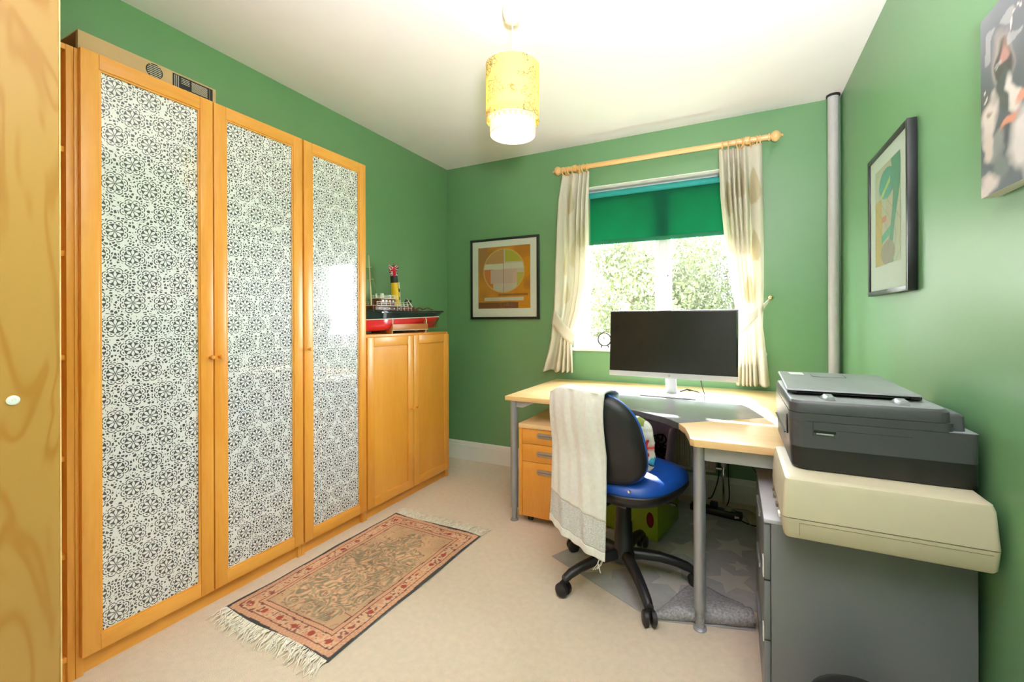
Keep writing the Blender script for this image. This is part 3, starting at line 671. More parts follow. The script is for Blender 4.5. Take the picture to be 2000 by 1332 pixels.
un = MB(); un.box(-RWd+0.003, RWd-0.003, -RLn+0.004, RLn-0.004, 0.0005, 0.0030); un.build('backing', 'mat_back', T)
for end, ln in ((-1, 0.085), (1, 0.095)):
    fb = MB(); n = 150
    for i in range(n):
        x = -RWd+0.004+(2*RWd-0.008)*i/(n-1)+random.uniform(-.002, .002); l = ln*random.uniform(0.6, 1.0); dx = random.uniform(-0.03, 0.03)+(0.02 if end < 0 else 0.008); k = random.uniform(-0.012, 0.012)
        y0 = end*(RLn-0.004)+0.006*math.sin(4*x/RWd)
        fb.tube([(x, y0, 0.007), (x+dx*0.3+k, y0+end*l*0.4, 0.006+random.uniform(0, .006)), (x+dx*0.7-k, y0+end*l*0.75, 0.004+random.uniform(0, .007)), (x+dx, y0+end*l, 0.003)], [0.0019, 0.0022, 0.0020, 0.0010], 5)
    fo = fb.build('fringe', 'fringe', T, smooth=True); fo['kind'] = 'stuff'

# ------------------------------------------------------------------ pendant lamp
LX, LY = 1.368, 0.945
T = thing('pendant_lamp', 'yellow drum pendant lamp with pierced flowers hanging from ceiling', 'lamp', (LX, LY, 0))
MB().lathe([(0.041, RH-0.0005), (0.041, RH-0.010), (0.038, RH-0.030), (0.030, RH-0.052), (0.012, RH-0.062), (0, RH-0.062)], 28).build('ceiling_rose', 'rose_white', T, smooth=True)
MB().cyl((0, 0, RH-0.06), (0, 0, 2.135), 0.0022, n=8).build('cord', 'rose_white', T, smooth=True)
MB().lathe([(0.018, 2.06), (0.02, 2.08), (0.018, 2.13), (0.008, 2.14)], 16).build('lamp_holder', 'rose_white', T, smooth=True)
MB().lathe([(0.1085, 2.178), (0.1085, 1.950), (0.1070, 1.950), (0.1070, 2.178)], 56, close=True).build('outer_shade', 'shade_yellow', T, smooth=True)
MB().lathe([(0.0925, 1.985), (0.0925, 1.895), (0.0912, 1.895), (0.0912, 1.985)], 56, close=True).build('inner_shade', 'shade_white', T, smooth=True)
ht = MB()
for k in range(26):
    a = 2*PI*k/26; c0 = Vector((0.0930*math.cos(a), 0.0930*math.sin(a), 1.948)); tn = Vector((-math.sin(a), math.cos(a), 0)); up_ = Vector((0, 0, 1)); nn = Vector((math.cos(a), math.sin(a), 0))
    pts = [c0+tn*(0.0065*x)+up_*(0.008*y)+nn*0.0004 for x, y in ((0, -1.2), (0.7, 0), (0.95, 0.5), (0.75, 0.95), (0.35, 0.95), (0, 0.55), (-0.35, 0.95), (-0.75, 0.95), (-0.95, 0.5), (-0.7, 0))]
    ht.add(pts, [tuple(range(10))])
ht.build('heart_cutouts', 'scanner_beige', T)
for r_, z in ((0.108, 2.176), (0.108, 1.952), (0.092, 1.897), (0.092, 1.984)):
    MB().tube([(r_*math.cos(2*PI*k/40), r_*math.sin(2*PI*k/40), z) for k in range(40)], 0.0016, 6, closed=True).build('wire_ring', 'rose_white', T, smooth=True)
sp_ = MB()
for k in range(3): a = 2*PI*k/3+0.3; sp_.cyl((0.018*math.cos(a), 0.018*math.sin(a), 2.09), (0.108*math.cos(a), 0.108*math.sin(a), 2.176), 0.0014, n=6); sp_.cyl((0.108*math.cos(a), 0.108*math.sin(a), 1.952), (0.092*math.cos(a), 0.092*math.sin(a), 1.984), 0.0014, n=6)
sp_.build('spider_frame', 'rose_white', T)
MB().sphere((0, 0, 2.035), 0.028, 16, 12).build('bulb', 'bulb_glow', T, smooth=True)
pl_ = light('pendant_light', 'POINT', (LX, LY, 2.0), LAMP_W, (1.0, 0.84, 0.60), shadow_soft_size=0.03)

# ------------------------------------------------------------------ pictures
def picture(name, label, cx, cz, w, h, plane, side, fw_, mount, colfn, dep=0.02, res=120):
    """plane 'y': hangs on the window wall facing -Y; plane 'x': on the right wall facing -X"""
    T = thing(name, label, 'picture')
    if plane == 'y': T.location = (cx, RL-0.003, cz)
    else: T.location = (RW-0.003, cx, cz); T.rotation_euler = (0, 0, -PI/2)
    hw_, hh = w/2, h/2    # local: x along the wall, -y out of the wall
    MB().box(-hw_, -hw_+fw_, -dep, 0, -hh, hh).build('frame_side', 'frame_black', T, bevel=0.001); MB().box(hw_-fw_, hw_, -dep, 0, -hh, hh).build('frame_side', 'frame_black', T, bevel=0.001)
    MB().box(-hw_+fw_, hw_-fw_, -dep, 0, hh-fw_, hh).build('frame_side', 'frame_black', T, bevel=0.001); MB().box(-hw_+fw_, hw_-fw_, -dep, 0, -hh, -hh+fw_).build('frame_side', 'frame_black', T, bevel=0.001)
    MB().box(-hw_+fw_, hw_-fw_, -dep+0.007, -0.002, -hh+fw_, hh-fw_).build('mount_board', 'mount_white', T)
    pw, ph0, ph1 = mount
    m = MB(); yy = -dep+0.0062
    m.grid(lambda u, v: ((u*2-1)*pw, yy, ph0+(ph1-ph0)*v), res, int(res*(ph1-ph0)/(2*pw)))
    o = m.build('printed_sheet', 'print_paper', T, recalc=False); paint(o, lambda co: colfn(co[:, 0]/pw, (co[:, 2]-ph0)/(ph1-ph0)*2-1))
    MB().box(-hw_+fw_, hw_-fw_, -dep+0.0035, -dep+0.0045, -hh+fw_, hh-fw_).build('glazing', 'window_glass', T)
    return T
def art_orange(x, y):      # generic abstract: warm ground, pale oval, coloured blocks
    n = smooth_noise(x, y, 3, 21); c = np.tile(np.array([[0.55, 0.20, 0.02]]), (len(x), 1))*(0.75+0.5*n)[:, None]
    c[y < -0.8] = (0.20, 0.06, 0.02); c[(x < -0.6) & (y > 0.2)] = (0.42, 0.17, 0.04); c[(x > 0.55) & (n > 0.5)] = (0.62, 0.24, 0.01)
    r = np.sqrt((x/0.78)**2+((y-0.22)/0.70)**2); ov = r < 1
    c[ov] = (0.60, 0.50, 0.42)
    c[ov & (x < 0) & (y > 0.45)] = (0.55, 0.27, 0.10); c[ov & (x > 0.05) & (y > 0.5)] = (0.46, 0.40, 0.05)
    c[ov & (x < -0.4) & (y < 0.3)] = (0.58, 0.16, 0.04); c[ov & (x > 0.5) & (y < 0.15)] = (0.50, 0.45, 0.08)
    c[ov & (np.abs(x) < 0.5) & (y < 0.25) & (y > -0.2)] = (0.62, 0.40, 0.36); c[ov & (np.abs(y-0.36) < 0.09)] = (0.68, 0.62, 0.52)
    c[(r > 0.975) & (r < 1.02)] = (0.70, 0.42, 0.12); c[ov & (np.abs(x+0.01) < 0.012)] = (0.25, 0.10, 0.04)
    c[(np.abs(y+0.70) < 0.06) & (np.abs(x) < 0.75)] = (0.62, 0.56, 0.46); c[(np.abs(y+0.56) < 0.03) & (x > -0.2) & (x < 0.9)] = (0.30, 0.11, 0.03)
    return c
def art_teal(x, y):        # generic abstract: sweeping teal, mustard and mauve bands on a pale ground
    n = smooth_noise(x, y, 4, 31); c = np.tile(np.array([[0.60, 0.52, 0.40]]), (len(x), 1))
    c[(x < -0.45+0.1*n) & (y < 0.35)] = (0.66, 0.36, 0.03)
    b = np.abs(x-0.35-0.28*np.sin(y*2.2)); c[b < 0.38] = (0.03, 0.22, 0.13)
    c[np.abs(x-0.02-0.18*np.sin(2.4*y+0.6)) < 0.26] = (0.62, 0.46, 0.34)
    e = ((x+0.02)/0.62)**2+((y-0.60)/0.30)**2; c[e < 1] = (0.01, 0.30, 0.25); c[(e < 1) & (np.abs(y-0.55-0.35*x) < 0.05)] = (0.50, 0.55, 0.10); c[(e < 1) & (x > 0.25)] = (0.02, 0.22, 0.20)
    e2 = ((x-0.05)/0.55)**2+((y+0.78)/0.24)**2; c[e2 < 1] = (0.36, 0.20, 0.18); c[(np.abs(y+0.40-0.2*x) < 0.08) & (np.abs(x+0.1) < 0.35)] = (0.03, 0.36, 0.22)
    c[(np.abs(y+0.08) < 0.06) & (np.abs(x+0.25) < 0.2)] = (0.66, 0.14, 0.06)
    c[np.abs(np.sin(6*x+4*np.sin(3*y))) < 0.05] = (0.08, 0.10, 0.08)
    return c
picture('framed_print', 'black-framed orange abstract print with white mount left of window', 0.549, 1.471, 0.608, 0.640, 'y', 1, 0.018, (0.232, -0.236, 0.252), art_orange)
picture('framed_print', 'black-framed teal and mustard abstract print on the right wall', 1.465, 1.526, 0.475, 0.575, 'x', 1, 0.018, (0.150, -0.172, 0.215), art_teal, dep=0.026)
# canvas photograph near the right edge
T = thing('canvas_print', 'unframed canvas photograph of people in white at right edge', 'canvas', (RW-0.003, 0.44, 1.626), -PI/2)
cw, ch, cd = 0.30, 0.205, 0.03
MB().box(-cw, cw, -cd+0.001, 0, -ch, ch).build('stretcher_box', 'mount_white', T, bevel=0.002)
m = MB(); m.grid(lambda u, v: ((u*2-1)*cw, -cd, (v*2-1)*ch), 150, 140); o = m.build('photo_surface', 'print_canvas', T, recalc=False)
def canvascol(co):
    # local x = -cw is the edge furthest from the camera; blurred figures in pale clothes against grey
    x = (co[:, 0]+cw)/(2*cw); y = (co[:, 2]+ch)/(2*ch); n = smooth_noise(x, y, 5, 41); n2 = smooth_noise(x, y, 14, 42); n4 = smooth_noise(x, y, 30, 43)
    c = np.array([[0.085, 0.095, 0.11]])*(0.6+0.9*n+2.6*np.clip(y-0.55, 0, 1))[:, None]
    x = x+0.035*(n2-0.5)+0.014*(n4-0.5); y = y+0.10*(n2[::-1]-0.5)+0.03*(n4-0.5)
    def blob(cx, cy, rx, ry, col, rot=0, soft=0.7):
        ca, sa = math.cos(rot), math.sin(rot); dx, dy = x-cx, y-cy; a = (dx*ca+dy*sa)/rx; b = (-dx*sa+dy*ca)/ry
        w = np.clip((1-(a*a+b*b))/soft, 0, 1)[:, None]; nonlocal c; c = c*(1-w)+np.array([col])*w
    for ox in (0.0, 0.36):
        blob(0.15+ox, 0.66, 0.075, 0.20, (0.34, 0.29, 0.27), soft=0.5); blob(0.155+ox, 0.64, 0.060, 0.18, (0.06, 0.055, 0.055), soft=0.4); blob(0.165+ox, 0.71, 0.036, 0.085, (0.38, 0.20, 0.17), soft=0.7)
        blob(0.16+ox, 0.50, 0.075, 0.10, (0.07, 0.085, 0.085), soft=0.5); blob(0.055+ox, 0.40, 0.060, 0.15, (0.60, 0.54, 0.49), -0.2); blob(0.215+ox, 0.46, 0.045, 0.11, (0.62, 0.58, 0.53), 0.25)
        blob(0.10+ox, 0.24, 0.060, 0.09, (0.24, 0.25, 0.24)); blob(0.135+ox, 0.13, 0.060, 0.13, (0.17, 0.19, 0.19)); blob(0.045+ox, 0.27, 0.045, 0.085, (0.58, 0.50, 0.44)); blob(0.06+ox, 0.42, 0.022, 0.035, (0.25, 0.19, 0.16), soft=1.0)
        blob(0.29+ox, 0.20, 0.12, 0.22, (0.62, 0.59, 0.56)); blob(0.185+ox, 0.335, 0.085, 0.030, (0.58, 0.25, 0.17), 0.62); blob(0.26+ox, 0.44, 0.045, 0.035, (0.58, 0.27, 0.19), 0.5); blob(0.05+ox, 0.05, 0.09, 0.07, (0.60, 0.53, 0.50))
    for (qx, qy) in ((0.21, 0.80), (0.225, 0.83), (0.245, 0.86), (0.262, 0.85), (0.02, 0.62), (0.03, 0.55)): blob(qx, qy, 0.008, 0.014, (0.65, 0.60, 0.54))
    sp = (n2 > 0.80) & (y > 0.66); c[sp] = c[sp]*0.6+0.22
    return c
paint(o, canvascol)

# ------------------------------------------------------------------ curtains, pole, blind
PZ, PY = 2.217, 2.296
T = thing('curtain_pole', 'turned pine curtain pole with ball finials above the window', 'curtain pole', (0, 0, 0))
MB().cyl((1.075, PY, PZ), (2.365, PY, PZ), 0.0165, n=20).build('pole', 'pole_pine', T, smooth=True)
for x, s_ in ((1.075, -1), (2.365, 1)):
    prof = [(0.0165, 0), (0.021, 0.002), (0.021, 0.008), (0.015, 0.012), (0.017, 0.016), (0.026, 0.022), (0.031, 0.034), (0.031, 0.044), (0.024, 0.056), (0.010, 0.064), (0.006, 0.070), (0.008, 0.075), (0, 0.080)]
    MB().lathe([(r_, s_*h_) for r_, h_ in prof], 22, (x, PY, PZ), 'x').build('finial', 'pole_pine', T, smooth=True)
for x in (1.17, 2.255):
    b = MB(); b.lathe([(0.028, 0), (0.028, -0.008), (0.016, -0.014), (0.013, -0.05)], 16, (x, RL, PZ), 'y'); b.lathe([(0.0235, -0.012), (0.0245, 0), (0.0235, 0.012), (0.0172, 0.012), (0.0172, -0.012)], 22, (x, PY, PZ), 'x', close=True)
    b.build('bracket', 'pole_pine', T, smooth=True)
def curtain(name, label, zs, x0s, x1s, folds, ring_x, motifs, seed, ydep):
    """pleated cloth hung from rings, narrowed where the tie-back holds it"""
    T = thing(name, label, 'curtain', (0, 0, 0))
    nu, nv = 160, 110; m = MB(); zt, zb = zs[0], zs[-1]
    def fn(u, v):
        z = zt+(zb-zt)*v
        xa = np.interp(-z, [-q for q in zs], x0s); xb = np.interp(-z, [-q for q in zs], x1s); x = xa+(xb-xa)*u
        dep = 0.012+0.016*min(1, v*5); dep *= np.interp(-z, [-q for q in zs], ydep)
        ph = 2*PI*folds*(u+0.10*math.sin(2*PI*u+seed)); wv = math.sin(ph+0.5*math.sin(3*v+seed))
        x += 0.004*math.cos(ph)*min(1, v*4)
        y = 2.305+dep*wv+0.004*math.sin(9*u+5*v+seed)
        return (x, y, z+0.006*math.sin(ph)*(1 if v > 0.97 else 0)+(-0.006*abs(math.sin(ph/2)) if v < 0.02 else 0))
    m.grid(fn, nu, nv); o = m.build('drape', 'print_curtain', T, smooth=True, recalc=False, solid=0.002)
    def col(co):
        i = np.arange(len(co)); u = (i % nu)/(nu-1); v = (i//nu)/(nv-1)
        c = np.tile(np.array([[0.86, 0.82, 0.73]]), (len(co), 1))*(0.985+0.03*smooth_noise(u, v, 30, seed))[:, None]
        for (mu, mv, ru, rv, k) in motifs:
            dy = (v-mv)/rv; w_ = np.clip(1+0.55*dy, 0.15, 2)*np.sqrt(np.clip(1-dy*dy, 0, 1)); ins = np.abs((u-mu)/ru) < w_
            c[ins] = c[ins]*(1-k)+np.array([0.66, 0.58, 0.38])*k
        return c
    paint(o, col)
    tp = MB(); tp.grid(lambda u, v: (fn(u, 0)[0], fn(u, 0.0)[1]-0.004, zt-0.004-0.055*v), nu, 3); to = tp.build('heading_tape', 'print_curtain', T, smooth=True, recalc=False)
    paint(to, lambda co: np.tile(np.array([[0.86, 0.82, 0.73]]), (len(co), 1)))
    for k, x in enumerate(ring_x):
        rr = 0.0275; tilt = 0.35*math.sin(k*2.1+seed)
        r_ = MB(); r_.tube([(x+rr*math.sin(a)*math.sin(tilt), PY+rr*math.sin(a)*math.cos(tilt), PZ-0.0105+rr*math.cos(a)) for a in [2*PI*i/24 for i in range(24)]], 0.0038, 8, closed=True)
        ro_ = r_.build('curtain_ring', 'pole_pine', T, smooth=True)
        MB().tube([(x, PY, PZ-0.038), (x, PY+0.002, PZ-0.040), (x, PY+0.002, zt-0.003)], 0.0012, 6).build('ring_eye', 'brass', ro_)
    return T
Tl = curtain('curtain', 'cream leaf-patterned curtain tied back at left of window', [2.185, 2.02, 1.68, 1.385, 1.20, 1.10, 1.00, 0.90, 0.772],
    [1.064, 1.040, 1.023, 1.010, 0.998, 0.985, 0.975, 0.950, 0.906], [1.270, 1.263, 1.258, 1.240, 1.200, 1.165, 1.135, 1.140, 1.146], 4.5,
    [1.085, 1.100, 1.113, 1.128, 1.150, 1.200, 1.232, 1.258], [(0.42, 0.13, 0.09, 0.075, 0.75), (0.78, 0.30, 0.10, 0.08, 0.5), (0.30, 0.44, 0.09, 0.07, 0.6), (0.55, 0.40, 0.08, 0.07, 0.45), (0.42, 0.60, 0.10, 0.06, 0.55), (0.5, 0.90, 0.12, 0.05, 0.35)], 1.3, [1, 1, 1, 1, .8, .7, .7, .9, 1])
Tr = curtain('curtain', 'cream leaf-patterned curtain hooked back at right of window', [2.190, 1.915, 1.596, 1.343, 1.217, 1.10, 1.03, 0.90, 0.748],
    [2.099, 2.109, 2.137, 2.170, 2.192, 2.203, 2.204, 2.200, 2.195], [2.333, 2.335, 2.336, 2.336, 2.333, 2.330, 2.338, 2.352, 2.366], 5.5,
    [2.112, 2.152, 2.205, 2.222, 2.236, 2.275, 2.300, 2.322], [(0.80, 0.17, 0.13, 0.075, 0.8), (0.48, 0.14, 0.13, 0.075, 0.45), (0.18, 0.21, 0.11, 0.075, 0.6), (0.80, 0.42, 0.12, 0.065, 0.75), (0.55, 0.60, 0.14, 0.06, 0.6), (0.85, 0.80, 0.12, 0.05, 0.3)], 4.1, [1, 1, 1, .9, .7, .6, .6, .9, 1])
def band(name, pts_top, pts_bot, parent, y, bulge):
    """tie-back wrapped round the front of the drape"""
    m = MB(); n = 24
    def fn(u, v):
        a = Vector(pts_top[0]).lerp(Vector(pts_top[1]), u); b = Vector(pts_bot[0]).lerp(Vector(pts_bot[1]), u); sag = bulge*math.sin(PI*u)
        p = a.lerp(b, v); return (p.x, y[0]+(y[1]-y[0])*u-0.022*math.sin(PI*min(1, u*1.0)), p.y-sag)
    m.grid(fn, n, 6); return m.build(name, 'tieback', parent, smooth=True, solid=0.003)
band('tie_back', ((1.003, 1.235), (1.165, 1.045)), ((0.985, 1.115), (1.150, 0.965)), Tl, (2.292, 2.276), 0.008)
band('tie_back', ((2.190, 1.130), (2.372, 1.268)), ((2.190, 1.030), (2.369, 1.245)), Tr, (2.276, 2.330), 0.012)
T = thing('tieback_hook', 'small brass ball tie-back hook on wall right of curtain', 'hook', (2.380, RL, 1.272))
MB().cyl((0, 0, 0), (0, -0.05, 0), 0.005).lathe([(0.014, 0), (0.014, -0.003), (0.006, -0.006)], 14, (0, -0.0, 0), 'y').build('stem', 'brass', T, smooth=True)
MB().sphere((0, -0.056, 0), 0.0135, 16, 10).build('ball', 'brass', T, smooth=True)
T = thing('roller_blind', 'half-lowered emerald green roller blind inside the window recess', 'blind', (0, 0, 0))
BYY = RL+0.070
MB().box(WX0+0.030, WX1-0.030, BYY, BYY+0.0012, 1.712, 2.055).build('blind_fabric', 'blind_green', T)
MB().box(WX0+0.030, WX1-0.030, BYY-0.004, BYY+0.005, 1.690, 1.716).build('bottom_bar', 'blind_bar', T, bevel=0.002)
MB().cyl((WX0+0.028, BYY+0.001, 2.052), (WX1-0.028, BYY+0.001, 2.052), 0.021, n=20).build('roller_tube', 'blind_tube', T, smooth=True)
for x in (WX0+0.014, WX1-0.028): MB().box(x, x+0.012, BYY-0.022, BYY+0.022, 2.028, 2.091).build('bracket', 'frame_white', T)
MB().cyl((WX0+0.100, BYY-0.012, 2.06), (WX0+0.100, BYY-0.012, 0.985), 0.0016, n=6).cyl((WX0+0.106, BYY-0.003, 2.06), (WX0+0.106, BYY-0.003, 0.985), 0.0016, n=6).build('pull_cord', 'tieback', T)

# alarm clock on the sill
T = thing('alarm_clock', 'small round black-rimmed clock standing on the window sill', 'clock', (1.343, 2.425, 0.9425))
MB().lathe([(0.044, -0.012), (0.050, -0.012), (0.050, 0.014), (0.044, 0.014)], 36, (0, 0, 0.060), 'y', close=True).build('rim', 'frame_black', T, smooth=True)
MB().cyl((0, -0.006, 0.060), (0, 0.012, 0.060), 0.0445, n=36).build('dial', 'label_white', T)
tk = MB()
for k in range(60):
    a = 2*PI*k/60; l = 0.004; c_, s_ = math.sin(a), math.cos(a)
    if k % 5 == 0: tk.hexa([(c_*0.037-s_*0.0009, -0.0068, 0.060+s_*0.037+c_*0.0009), (c_*0.037+s_*0.0009, -0.0068, 0.060+s_*0.037-c_*0.0009), (c_*0.037+s_*0.0009, -0.0061, 0.060+s_*0.037-c_*0.0009), (c_*0.037-s_*0.0009, -0.0061, 0.060+s_*0.037+c_*0.0009),
        (c_*0.042-s_*0.0009, -0.0068, 0.060+s_*0.042+c_*0.0009), (c_*0.042+s_*0.0009, -0.0068, 0.060+s_*0.042-c_*0.0009), (c_*0.042+s_*0.0009, -0.0061, 0.060+s_*0.042-c_*0.0009), (c_*0.042-s_*0.0009, -0.0061, 0.060+s_*0.042+c_*0.0009)])
tk.build('hour_marks', 'ink_black', T)
for k in range(1, 13):
    a = 2*PI*k/12
    text_mesh(str(k), 0.0105, 'numeral', 'ink_black', T, Matrix.Translation((0.030*math.sin(a), -0.0066, 0.060+0.030*math.cos(a))) @ Matrix.Rotation(PI/2, 4, 'X'))
MB().tube([(0, -0.0075, 0.060), (-0.012, -0.0075, 0.077)], 0.0014, 6).build('hour_hand', 'ink_black', T); MB().tube([(0, -0.0085, 0.060), (-0.009, -0.0085, 0.090)], 0.0010, 6).build('minute_hand', 'ink_black', T)
MB().cyl((-0.022, 0, 0.016), (-0.028, 0, 0.0), 0.004, n=10).cyl((0.022, 0, 0.016), (0.028, 0, 0.0), 0.004, n=10).build('feet', 'frame_black', T, smooth=True)
# ------------------------------------------------------------------ corner desk
DZ, DT = 0.710, 0.026
T = thing('corner_desk', 'birch corner desk with grey curved insert and silver legs under window', 'desk')
P0, P1 = (1.480, 1.552), (1.968, 1.286); TL, TR = (1.225, 1.738), (2.324, 1.566)
arc = [(1.285, 1.795), (1.35, 1.85), (1.41, 1.892), (1.48, 1.93), (1.545, 1.96), (1.611, 1.985), (1.68, 2.01), (1.75, 2.03), (1.81, 2.043), (1.87, 2.050), (1.955, 2.045), (2.03, 2.02), (2.092, 1.975), (2.16, 1.90), (2.217, 1.82), (2.27, 1.71)]
conc = [(1.54, 1.544), (1.60, 1.529), (1.665, 1.503), (1.725, 1.474), (1.80, 1.437), (1.879, 1.385), (1.93, 1.338)]
top = [(0.995, 1.558), P0, TL]+arc+[TR, P1, (2.0, 1.215), (2.016, 1.148), (2.026, 1.10), (2.032, 1.058), (2.048, 1.043), (2.640, 1.043), (2.640, 2.362), (0.996, 2.362)]
MB().prism(top, DZ-DT, DZ).build('worktop', 'birch_x', T, bevel=0.0025)
MB().prism([P0]+conc+[P1, TR]+arc[::-1]+[TL], DZ-DT+0.001, DZ+0.0004).build('insert_top', 'insert_grey', T)
ed = MB(); pts = [P0]+conc+[P1]
for a, b in zip(pts[:-1], pts[1:]):
    d = Vector((b[0]-a[0], b[1]-a[1])).normalized(); n_ = Vector((d.y, -d.x))*(1 if d.y <= 0 else 1); n_ = Vector((-0.0, 0))+Vector((d.y, -d.x))
    ed.hexa([(a[0], a[1], DZ-DT), (b[0], b[1], DZ-DT), (b[0]+n_.x*0.002, b[1]+n_.y*0.002, DZ-DT), (a[0]+n_.x*0.002, a[1]+n_.y*0.002, DZ-DT), (a[0], a[1], DZ-0.001), (b[0], b[1], DZ-0.001), (b[0]+n_.x*0.002, b[1]+n_.y*0.002, DZ-0.001), (a[0]+n_.x*0.002, a[1]+n_.y*0.002, DZ-0.001)])
ed.build('insert_edge', 'insert_edge', T)
for (x, y) in ((1.041, 1.585), (2.062, 1.095), (1.041, 2.325), (2.600, 2.25)):
    MB().cyl((x, y, 0.075), (x, y, DZ-DT), 0.0215, n=24).build('leg', 'leg_silver', T, smooth=True)
    ft = MB(); ft.cyl((x, y, 0.008), (x, y, 0.078), 0.0145, n=18)
    for k in range(4): ft.cyl((x, y, 0.020+k*0.012), (x, y, 0.024+k*0.012), 0.0158, n=18)
    ft.lathe([(0.024, 0), (0.024, 0.004), (0.016, 0.010)], 20, (x, y, 0)); ft.build('adjustable_foot', 'leg_silver', T, smooth=True)
MB().box(2.080, 2.620, 1.078, 1.108, 0.628, DZ-DT).build('apron', 'apron_grey', T, bevel=0.002)
MB().box(1.065, 2.58, 2.30, 2.325, 0.640, DZ-DT).build('apron', 'apron_grey', T, bevel=0.002)
MB().prism([(1.060, DZ-DT), (1.060, 0.648), (1.100, 0.648), (1.165, DZ-DT-0.008), (1.190, DZ-DT)], 1.575, 1.595, 'y').build('bracket', 'apron_grey', T, bevel=0.001)
MB().box(1.030, 1.052, 1.61, 2.30, 0.650, DZ-DT).build('apron', 'apron_grey', T)

# monitor
T = thing('computer_monitor', 'wide black computer monitor with silver stand on the desk', 'monitor', (1.848, 1.945, DZ+0.0008), math.radians(-4.3))
mw, mz0, mz1 = 0.352, 0.100, 0.486; tilt = math.radians(4)
pn = bpy.data.objects.new('display', None); COL.objects.link(pn); pn.parent = T; pn.location = (0, 0.0, mz0); pn.rotation_euler = (-tilt, 0, 0)
MB().box(-mw, mw, -0.006, 0.006, 0.0, mz1-mz0).build('back_shell', 'silver', pn, bevel=0.003)
MB().box(-0.16, 0.16, 0.006, 0.03, 0.04, 0.26).build('rear_housing', 'silver', pn, bevel=0.01)
MB().box(-mw+0.001, mw-0.001, -0.0078, -0.0055, 0.028, mz1-mz0-0.001).build('bezel', 'black_gloss', pn, bevel=0.0008)
MB().box(-mw+0.008, mw-0.008, -0.0082, -0.0076, 0.031, mz1-mz0-0.008).build('screen', 'screen', pn)
MB().box(-mw, mw, -0.009, -0.0055, -0.002, 0.028).build('chin', 'silver', pn, bevel=0.001)
lg = MB().cyl((0, -0.0090, 0.013), (0, -0.0094, 0.013), 0.006, n=24).build('logo_badge', 'printer_light', pn)
text_mesh('hp', 0.009, 'logo_letters', 'label_white', pn, Matrix.Translation((0, -0.0096, 0.0135)) @ Matrix.Rotation(PI/2, 4, 'X'))
nk = MB(); nk.hexa([(-0.030, 0.045, 0.006), (0.030, 0.045, 0.006), (0.030, 0.062, 0.006), (-0.030, 0.062, 0.006), (-0.030, 0.010, 0.16), (0.030, 0.010, 0.16), (0.030, 0.028, 0.16), (-0.030, 0.028, 0.16)])
nk.build('stand_neck', 'silver', T, bevel=0.003)
bs = MB(); bs.hexa([(-0.150, -0.075, 0), (0.150, -0.075, 0), (0.130, 0.110, 0), (-0.130, 0.110, 0), (-0.150, -0.075, 0.007), (0.150, -0.075, 0.007), (0.130, 0.110, 0.007), (-0.130, 0.110, 0.007)])
bs.build('stand_base', 'silver', T, bevel=0.002)
MB().box(-0.118, 0.118, 0.070, 0.074, 0.0070, 0.0076).build('base_slot', 'insert_edge', T)
MB().tube([(0.16, 0.02, 0.12), (0.165, 0.05, 0.06), (0.17, 0.12, 0.004), (0.12, 0.2, 0.003), (0.06, 0.26, 0.003)], 0.003, 8).build('video_cable', 'cable_black', T, smooth=True)
MB().tube([(0.03, 0.16, 0.004), (0.06, 0.20, 0.012), (0.075, 0.22, 0.004)], 0.005, 8).build('power_plug', 'cable_black', T, smooth=True)

# drawer pedestal under the desk
T = thing('drawer_pedestal', 'birch three-drawer rolling pedestal with steel pulls under the desk', 'drawer unit', (1.077, 1.572, 0))
W_, D_ = 0.410, 0.520
MB().box(0, W_, -0.004, D_, 0.535, 0.560).build('top_panel', 'birch_x', T, bevel=0.001)
MB().box(0, 0.018, 0.0, D_, 0.040, 0.535).build('side_panel', 'birch_z', T, bevel=0.001); MB().box(W_-0.018, W_, 0.0, D_, 0.040, 0.535).build('side_panel', 'birch_z', T, bevel=0.001)
MB().box(0.018, W_-0.018, D_-0.012, D_, 0.040, 0.535).build('back_panel', 'birch_z', T); MB().box(0.018, W_-0.018, 0.02, D_-0.012, 0.040, 0.058).build('bottom_panel', 'birch_x', T)
for z0, z1, hz in ((0.450, 0.532, 0.500), (0.350, 0.4475, 0.398), (0.042, 0.3475, 0.298)):
    dr = MB().box(0.0205, W_-0.0205, 0.001, 0.019, z0, z1).build('drawer_front', 'birch_panel', T, bevel=0.001)
    hd = MB(); n = 10; hx0, hx1, hh = 0.110, 0.300, 0.015
    o2 = [(hx0+hh+hh*math.cos(a), hz+hh*math.sin(a)) for a in [PI/2+PI*k/n for k in range(n+1)]]+[(hx1-hh+hh*math.cos(a), hz+hh*math.sin(a)) for a in [-PI/2+PI*k/n for k in range(n+1)]]
    hd.prism(o2, -0.003, 0.0012, 'y'); hd.build('pull', 'steel_handle', dr, bevel=0.001)
    MB().box(hx0+0.012, hx1-0.012, -0.0036, -0.0028, hz-0.003, hz+0.001).build('pull_groove', 'scanner_seam', dr)
for (x, y) in ((0.05, 0.05), (0.30, 0.05), (0.05, 0.45), (0.36, 0.45)):
    MB().cyl((x-0.012, y, 0.016), (x+0.012, y, 0.016), 0.016, n=16).box(x-0.006, x+0.006, y-0.006, y+0.006, 0.02, 0.042).build('caster', 'black_plastic', T, smooth=True)

